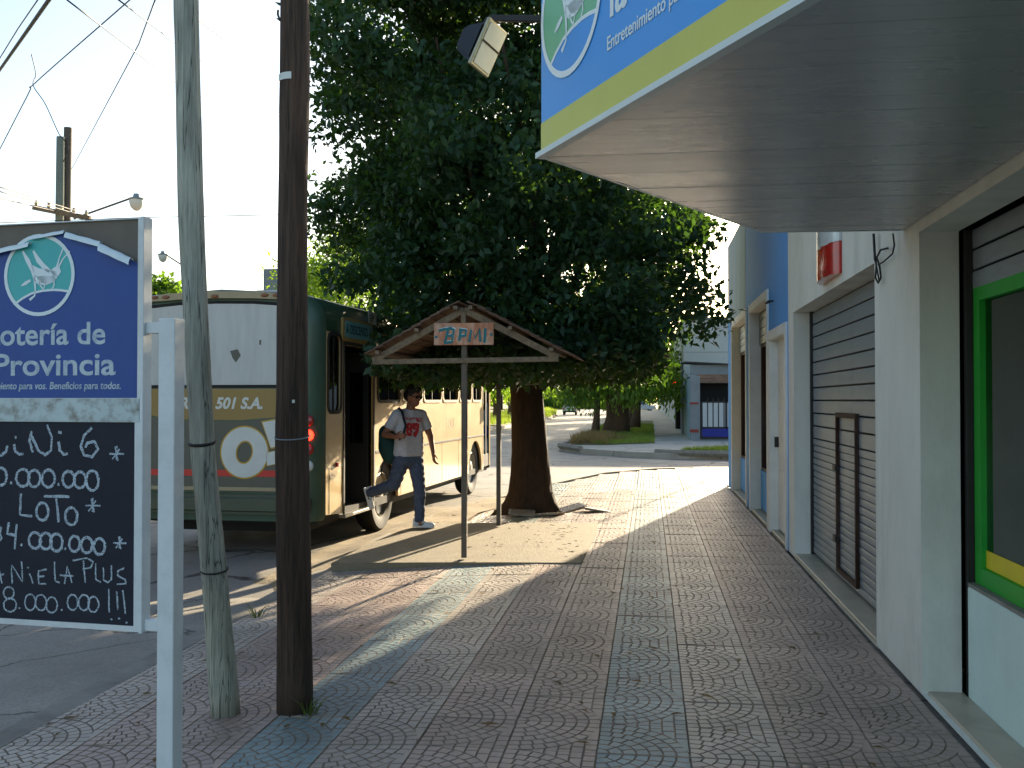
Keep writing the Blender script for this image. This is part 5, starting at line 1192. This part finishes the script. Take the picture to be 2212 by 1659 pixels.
grass('left_verge_grass', 'grass on the left verge of the far street', [(-13, 60), (-9.0, 60), (-9.0, 92), (-11, 120), (-16, 160), (-20, 160)], 16000, .45, 'grass_blades', 4)
_w = onz(555, 1330, -.09)
for i, (wx, wy, lab, nb) in enumerate(((_w.x, _w.y, 'small tuft of weed growing from the pavement between the two poles', 16), (-1.70, 4.87, 'grass tuft at the foot of the dark wooden pole', 22))):
    b = MB(); random.seed(90+i)
    for k in range(nb):
        a = random.uniform(0, 2*PI); l = random.uniform(.05, .13); r0 = random.uniform(0, .04); p = Vector((wx+r0*math.cos(a), wy+r0*math.sin(a), zg(wx)-.005)); d_ = Vector((math.cos(a)*.45, math.sin(a)*.45, 1)).normalized()
        b.tube([p, p+d_*l*.6, p+d_*l+Vector((math.cos(a), math.sin(a), 0))*l*.25], [.003, .0028, .0006], n=3)
    tag(b.build('weed_tuft', 'grass_blades'), lab, 'weed')

# ================================================================== FAR SIDE: corner house, gate, warehouse, cars
mat('far_white', '#c6c5c0', .85, var=.06, vs_=.6, stain=.3, stain_col='#8d9096', stain_scale=.25); mat('peeling_blue', '#7b97a3', .85, var=.2, vs_=1.6, stain=.8, stain_col='#9fb39a', stain_scale=.9); mat('grey_render', '#7f8588', .85, var=.12, vs_=2)
mat('brick', '#8a6a58', .9, var=.25, vs_=3, objvar=.2); mat('mortar', '#8c8478', .9); mat('gate_white', '#b7bcbd', .6, var=.06); mat('gate_blue', '#1c2a86', .5, var=.1); mat('red_patch', '#8c3a30', .7); mat('cream_paint', '#bfb493', .8); mat('porch_shade', '#1d1b1a', .9)
ch_ = thing('corner_house', 'low grey house with peeling blue wall and brick band across the side street', 'house', (3, 41, 0))
MB().box(1.65, 2.0, 40.2, 47.9, -.05, 2.45).build('painted_wall', 'peeling_blue', ch_)
MB().box(1.6, 1.98, 39.8, 40.2, -.05, 2.5).build('gate_pillar', 'grey_render', ch_, bevel=.02)
MB().box(1.58, 1.92, 39.78, 39.8, 1.38, 1.46).box(1.58, 1.92, 39.78, 39.8, .28, .40).build('red_mark', 'red_patch', ch_)
MB().box(1.72, 9, 42.4, 42.7, 2.62, 3.02).box(1.72, 9, 46, 46.3, -.05, 2.6).build('upper_wall', 'grey_render', ch_)
b = MB(); b.add([(1.5, 42.2, 3.16), (9, 42.2, 2.75), (9, 47.8, 2.9), (1.5, 47.8, 3.3), (1.5, 42.2, 3.10), (9, 42.2, 2.69), (9, 47.8, 2.84), (1.5, 47.8, 3.24)], [(0, 1, 2, 3), (4, 5, 6, 7), (0, 1, 5, 4), (0, 3, 7, 4)]); b.build('roof', 'dark_iron', ch_)
bw = MB().box(1.98, 9, 42.41, 42.6, 2.26, 2.62).build('brick_band', 'mortar', ch_)
bme = MB().box(0, .21, -.012, .05, 0, .055).mesh('brick'); bme.materials.append(MATS['brick'])
for r_ in range(5):
    for c in range(9):
        o = bpy.data.objects.new('brick', bme); COL.objects.link(o); o.parent = bw; o.location = Vector((2.0+c*.23+(.11 if r_ % 2 else 0), 42.405, 2.28+r_*.068))-org(bw)
MB().box(1.98, 9, 42.9, 43.0, -.05, 2.26).build('porch_back', 'porch_shade', ch_)  # near-black wall, the open shade above the gate put into its colour
gt = thing('metal_gate', 'white barred gate with blue lower panel across the side street', 'gate', (3.2, 39.9, 0))
b = MB(); b.box(2.0, 6, 39.86, 39.9, 1.44, 1.5).box(2.0, 6, 39.86, 39.9, .06, .1).box(2.0, 6, 39.86, 39.9, .44, .5).box(2.0, 2.06, 39.86, 39.9, .1, 1.5).box(2.95, 3.03, 39.86, 39.9, .1, 1.5); b.build('gate_frame', 'dark_iron', gt)
bar_me = MB().box(-.085, .085, 0, .02, .5, 1.44).mesh('board'); bar_me.materials.append(MATS['gate_white']); rod = MB().box(-.014, .014, -.02, .0, 0, 1.62).mesh('bar'); rod.materials.append(MATS['dark_iron'])
for i in range(18):
    for nm, me_, dx in (('gate_board', bar_me, 0), ('gate_bar', rod, .105)):
        o = bpy.data.objects.new(nm, me_); COL.objects.link(o); o.parent = gt; o.location = Vector((2.17+i*.21+dx, 39.875, 0))-org(gt)
        if nm == 'gate_bar': o.location.z += .02
MB().box(2.06, 6, 39.84, 39.858, .11, .43).build('blue_panel', 'gate_blue', gt)
wh = thing('white_warehouse', 'tall pale plain-walled building rising behind the low corner house', 'building', (10, 60, 0))
MB().box(1.7, 26, 50, 170, -.1, 5.5).build('wall', 'far_white', wh); MB().box(1.6, 26.1, 49.9, 170.1, 5.5, 5.62).build('coping', 'grey_render', wh)  # far run of the wall added to cast shade on the footpath
MB().box(1.695, 26, 49.985, 49.999, 3.9, 3.915).box(6, 6.02, 49.985, 49.999, 0, 5.5).build('wall_seam', 'grey_render', wh)
nh = thing('path_houses', 'dark doorways and cream gateposts along the far footpath past the blue wall', 'house', (1.9, 49, 0))
MB().box(1.60, 1.75, 48.2, 48.9, -.05, 1.9).build('gatepost', 'cream_paint', nh); MB().box(1.62, 2.0, 48.9, 49.8, -.05, 2.1).build('white_door', 'gate_white', nh); MB().box(1.45, 1.69, 55, 57, -.05, 3.4).build('dark_porch', 'porch_shade', nh); MB().box(1.0, 2.0, 58, 58.2, 2.6, 3.2).build('porch_beam', 'porch_shade', nh)  # porch blocks in the same near-black, shade put into the colour
sp_ = thing('signal_light', 'small red light glowing above the far footpath', 'light', (1.35, 54.9, 2.5))
MB().box(1.25, 1.45, 54.8, 54.98, 2.35, 2.65).build('housing', 'dark_iron', sp_, bevel=.02); MB().sphere((1.31, 54.78, 2.5), .035).build('lens', 'tail_red_lit', sp_); MB().sphere((1.39, 54.78, 2.5), .035).build('lens', 'tail_red_lit', sp_)
pw = thing('utility_pole', 'thin grey pole standing against the peeling blue wall across the street', 'utility pole', (1.5, 46.9, 0)); MB().tube([(1.52, 46.9, -.05), (1.52, 46.9, 3.3)], .06, 8).build('shaft', 'grey_render', pw); MB().bar((1.52, 46.9, 2.05), (1.0, 46.9, 2.15), .04, .04).build('arm', 'dark_iron', pw)
sp2 = thing('sign_post', 'thin metal sign post round the corner behind the blue building', 'sign post', (1.98, 23.2, -.02)); MB().tube([(1.98, 23.2, -.1), (1.98, 23.2, 2.5)], .022, 10).build('shaft', 'galvanised', sp2, smooth=True); MB().lathe([(.05, 0), (.05, .04), (0, .06)], 10, Matrix.Translation((1.98, 23.2, 2.5))).build('cap', 'galvanised', sp2)
lh = thing('left_house', 'grey block of a house showing above the bus roof', 'house', (-14, 52, 0)); _a = ony(569, 581, 52); _b = ony(640, 581, 52)
MB().box(_a.x, _b.x+2, 52, 58, -.1, _a.z).build('tower_wall', 'grey_render', lh); MB().box(_a.x-8, _a.x-.01, 52.5, 60, -.1, 3.6).build('wall', 'far_white', lh); MB().box(_a.x-8.2, _a.x-.02, 52.3, 60.2, 3.6, 3.75).build('roof', 'roof_felt', lh)
mat('car_silver', '#cbcac4', .3, metal=.0, var=.04, coat=.5); mat('car_white', '#cfd2d3', .3, var=.03, coat=.5); glassmat('car_glass', (.2, .22, .24), 1., .35)
def car(name, label, loc, rz, m, prof, W, glass):
    t = thing(name, label, 'car', loc, rz); b = MB(); n = len(prof); secs = [(-W/2, .93), (-W/2+.1, 1.), (W/2-.1, 1.), (W/2, .93)]
    vs = []; 
    for x, k in secs: vs += [(x*(1 if z < .95 else .84), y*k, z) for y, z in prof]
    b.add(vs, [tuple(range(n)), tuple(range(3*n, 4*n))[::-1]]+[(i*n+j, i*n+(j+1) % n, (i+1)*n+(j+1) % n, (i+1)*n+j) for i in range(3) for j in range(n)]); b.build('body', m, t, local=True, smooth=30)
    for g in glass: MB().add(g, [(0, 1, 2, 3)]).build('window', 'car_glass', t, local=True)
    for y in (-1.25, 1.3):
        for sx_ in (-1, 1): M = frame((sx_*(W/2-.06), y, .3), (0, 1, 0), (0, 0, 1)) if sx_ > 0 else frame((sx_*(W/2-.06), y, .3), (0, -1, 0), (0, 0, 1)); w = MB().lathe([(.1, -.16), (.28, -.17), (.3, -.1), (.29, .02), (.2, .03)], 20, M).build('wheel', 'rubber', t, local=True); MB().lathe([(.2, .03), (.1, .01), (0, .01)], 14, M).build('rim', 'steel_rim', w, local=True)
    for sx_ in (-1, 1): MB().box(sx_*(W/2-.16)-.1, sx_*(W/2-.16)+.1, prof_rear-.02, prof_rear+.03, .62, .88).build('tail_light', 'tail_red', t, local=True)
    MB().box(-.3, .3, prof_rear-.015, prof_rear+.02, .5, .6).build('number_plate', 'print_white', t, local=True); MB().box(-W/2+.05, W/2-.05, prof_rear-.06, prof_rear+.08, .3, .46).build('bumper', 'rubber', t, local=True, bevel=.02); return t
prof_rear = -2.05
wag = [(-2.05, .32), (-2.06, .9), (-1.95, .98), (-1.75, 1.42), (-1.5, 1.47), (.3, 1.45), (1.0, .98), (2.0, .82), (2.1, .6), (2.08, .32)]
car('parked_car', 'pale station wagon driving away down the far street', (-9.3, 119, ROAD), R(2), 'car_silver', wag, 1.65, [[(-.55, -1.985, 1.0), (.55, -1.985, 1.0), (.5, -1.80, 1.38), (-.5, -1.80, 1.38)], [(.80, -1.7, 1.0), (.80, .75, 1.0), (.715, .2, 1.4), (.715, -1.5, 1.4)]])
car('parked_car', 'white car crossing the far end of the right-hand footpath', (-1.2, 150, -.1), R(-84), 'car_white', wag, 1.65, [[(-.55, -1.985, 1.0), (.55, -1.985, 1.0), (.5, -1.80, 1.38), (-.5, -1.80, 1.38)], [(.80, -1.7, 1.0), (.80, .75, 1.0), (.715, .2, 1.4), (.715, -1.5, 1.4)]])
for i, (x, y, lab) in enumerate(((-9.5, 69.5, 'upright short white bollard on the left verge beyond the bus'), (-9.3, 73.5, 'leaning short white bollard on the left verge beyond the bus'))):
    o = MB().tube([(x, y, -.1), (x+(.25 if i else 0)*-1, y, .62)], [.12, .10], 10).build('bollard', 'far_white', bevel=.02); tag(o, lab, 'bollard', 'white bollards')

# ================================================================== SKY LINE: far poles, lamps, cables
mat('far_pole', '#6f7a74', .85, var=.2, vs_=3, stretch=(3, 3, .3)); mat('far_pole_dark', '#5a544d', .85, var=.2, vs_=3, stretch=(3, 3, .3)); mat('lamp_opal', '#cfcfc8', .3, var=.05)
fpA = ony(128, 296, 31); fpB = ony(147, 276, 31.3); fa = thing('far_pole', 'pale wooden pole with a crossarm above the lottery board', 'utility pole', (fpA.x, 31, -.1)); MB().tube([(fpA.x, 31, -.1), (fpA.x+.05, 31, fpA.z)], [.16, .13], 12).build('shaft', 'far_pole', fa, smooth=40)
ca0, ca1 = ony(72, 448, 30.7), ony(195, 472, 30.7); MB().bar(ca0, ca1, .12, .16).build('crossarm', 'old_timber', fa)
for k in range(5): p = ca0.lerp(ca1, .05+.22*k); MB().lathe([(.03, .08), (.05, .1), (.06, .16), (.03, .2), (.05, .24), (0, .26)], 8, Matrix.Translation(p)).build('insulator', 'lamp_aluminium', fa)
fb = thing('far_pole', 'dark taller wooden pole carrying a street lamp above the lottery board', 'utility pole', (fpB.x, 31.3, -.1)); MB().tube([(fpB.x-.1, 31.3, -.1), (fpB.x, 31.3, fpB.z)], [.16, .13], 12).build('shaft', 'far_pole_dark', fb, smooth=40)
def lamp(t, a, c, R_):
    MB().tube([a, c], .035, 8).build('lamp_arm', 'far_pole_dark', t); MB().lathe([(.0, .10), (R_*.35, .08), (R_*.45, -.02), (R_, -.08), (R_*.95, -.12)], 14, Matrix.Translation(c)).build('lamp_shade', 'galvanised', t, smooth=40)
    MB().lathe([(R_*.88, -.11), (R_*.9, -.2), (R_*.7, -.36), (R_*.3, -.46), (0, -.48)], 14, Matrix.Translation(c)).build('lamp_bowl', 'lamp_opal', t, smooth=True)
lamp(fb, ony(160, 472, 31.1), ony(295, 424, 30.5), .26)
p3 = ony(420, 590, 47); fc = thing('far_pole', 'hidden lamp pole behind the leaning grey pole with a small street lamp', 'utility pole', (p3.x, 47, -.1)); MB().tube([(p3.x, 47, -.1), (p3.x, 47, p3.z+.6)], [.15, .12], 10).build('shaft', 'far_pole_dark', fc); lamp(fc, Vector((p3.x, 47, p3.z)), ony(352, 546, 47), .26)
CB = [([(-40, 205, 16), (0, 150, 13), (105, 0, 9), (150, -66, 8)], .017, 'thick black cable crossing the top left corner of the sky'), ([(-40, 190, 15), (40, 60, 11), (95, -20, 9)], .006, 'thin wire beside the thick black cable at the top left'),
      ([(-30, 380, 18), (60, 205, 15), (75, 180, 14.5), (280, 0, 11), (340, -55, 10)], .007, 'bent service wire with a kink at the upper left'), ([(145, 0, 9), (375, 175, 16), (604, 303, 25), (760, 395, 33)], .007, 'lower of the three parallel wires running down right behind the poles'),
      ([(250, -5, 9), (375, 90, 14), (604, 250, 23), (760, 350, 33)], .007, 'middle of the three parallel wires running down right behind the poles'), ([(380, 5, 9), (435, 48, 12), (604, 178, 20), (760, 290, 32)], .007, 'upper of the three parallel wires running down right behind the poles'),
      ([(335, 0, 12), (300, 95, 15), (155, 365, 31)], .008, 'wire rising from the dark far pole to the top of the picture'), ([(-20, 482, 31), (300, 470, 30), (604, 464, 28), (760, 461, 27)], .010, 'level wire passing behind both wooden poles'),
      ([(195, 474, 30.7), (300, 512, 36), (420, 548, 46), (604, 592, 60)], .014, 'heavier wire sagging from the far crossarm towards the grey house'), ([(185, 482, 30.7), (300, 522, 36), (420, 560, 46), (604, 602, 60)], .012, 'lower wire sagging from the far crossarm towards the grey house'),
      ([(-20, 398, 24), (165, 456, 30.6)], .014, 'top wire entering the far crossarm from the left'), ([(-20, 408, 24), (165, 462, 30.6)], .014, 'middle wire entering the far crossarm from the left'), ([(-20, 424, 24), (120, 456, 30.6)], .014, 'bottom wire entering the far crossarm from the left'),
      ([(68, 118, 13), (77, 160, 14.5), (72, 185, 14.5), (98, 225, 14.4), (128, 290, 14.4), (148, 315, 14.4), (137, 350, 14.4)], .006, 'loose wire end dangling at the upper left of the sky')]
for pts, r_, lab in CB:
    P3 = [ony(x, y, Y) for x, y, Y in pts]; q = []
    for i in range(len(P3)-1):
        for k in range(6):
            t = k/6; p0 = P3[max(0, i-1)]; p1 = P3[i]; p2 = P3[i+1]; p3_ = P3[min(len(P3)-1, i+2)]
            q.append(.5*((2*p1)+(p2-p0)*t+(2*p0-5*p1+4*p2-p3_)*t*t+(3*p1-p0-3*p2+p3_)*t**3) if len(P3) > 4 else p1.lerp(p2, t))
    q.append(P3[-1]); tag(MB().tube(q, r_*1.25, 5).build('overhead_cable', 'cable_black', smooth=True), lab, 'cable', 'overhead cables')

# ------------------------------------------------------------------ low houses across the street on the left
mat('plaster_cream', '#b3a78c', .85, var=.1, vs_=1.5, bump=.2, bs=30, stain=.4, stain_col='#7d7462'); mat('plaster_rose', '#a58476', .85, var=.1, vs_=1.5, bump=.2, bs=30, stain=.4, stain_col='#786258')
def low_house(label, y0, y1, h, m):
    t = thing('low_house', label, 'house', (-15, (y0+y1)/2, 0), group='low houses across the street'); X = -13.5; L = y1-y0
    op = [(y0+.8, y0+2.2, .9, 2.2), (y0+L*.45, y0+L*.45+1.0, .02, 2.15), (y1-2.4, y1-.9, .9, 2.2)]
    put('wall', plate(rect(y0, y1, -.06, h), [rect(*o) for o in op], .2), m, frame((X-.2, 0, 0), (0, 1, 0), (0, 0, 1)), t)
    MB().box(-20, X-.21, y0, y0+.2, -.06, h-.02).box(-20, X-.21, y1-.2, y1, -.06, h-.02).box(-20.2, -20, y0, y1, -.06, h-.02).build('side_walls', m, t)
    MB().box(-20.3, X+.25, y0-.1, y1+.1, h, h+.16).build('roof', 'roof_felt', t)
    for i, (a, c, z0, z1) in enumerate(op):
        if i == 1: d_ = MB().box(X-.14, X-.09, a, c, z0, z1).build('door', 'brown_wood', t); MB().box(X-.09, X-.05, c-.14, c-.1, 1., 1.12).build('handle', 'dark_iron', d_)
        else:
            w = put('window', plate(rect(a, c, z0, z1), [rect(a+.06, (a+c)/2-.03, z0+.06, z1-.06), rect((a+c)/2+.03, c-.06, z0+.06, z1-.06)], .05), 'frame_white', frame((X-.15, 0, 0), (0, 1, 0), (0, 0, 1)), t)
            MB().box(X-.13, X-.124, a+.05, c-.05, z0+.05, z1-.05).build('pane', 'window_glass', w); MB().box(X-.02, X+.06, a-.05, c+.05, z0-.06, z0).build('sill', 'kerb_concrete', w)
low_house('long cream plastered house across the street left of the bus', 8.5, 17.5, 3.3, 'plaster_cream')
low_house('rose plastered house across the street beyond the cream one', 19.5, 26.5, 3.6, 'plaster_rose')
low_house('white plastered house across the street nearest the camera', -3, 6.8, 3.4, 'far_white')

# fallen leaves and grit on the pavement and gutter
q = np.random.default_rng(31); n = 420; X_ = np.concatenate([q.normal(-1.6, 1.1, n//2), q.uniform(-3.6, 1.3, n-n//2)]); Y_ = np.concatenate([q.normal(12.6, 2.2, n//2), q.uniform(3.5, 20, n-n//2)])
V = []; Fc = []; k = 0
for x, y in zip(X_, Y_):
    if x > 1.3 or x < kerb_x(y)-.1 or y < 3: continue
    a = q.uniform(0, 6.28); L = q.uniform(.02, .05); w = L*.4; c, s_ = math.cos(a), math.sin(a); z0 = zg(x)+(.036 if SLAB[0] < x < SLAB[1] and SLAB[2]-.1 < y < SLAB[3] else .010)
    for (u, v, h) in ((-L, 0, 0), (0, w, .006), (L, 0, .003), (0, -w, .008)): V.append((x+u*c-v*s_, y+u*s_+v*c, z0+h))
    Fc += [(k, k+1, k+2), (k, k+2, k+3)]; k += 4
leafmat('dry_leaf', '#6a5430', '#7a6030', .2, .8)
tag(rawobj('fallen_leaves', npmesh('fallen_leaves', V, Fc, q.random(len(Fc))), 'dry_leaf'), 'scattered dry leaves on the pavement', 'leaves', kind='stuff')
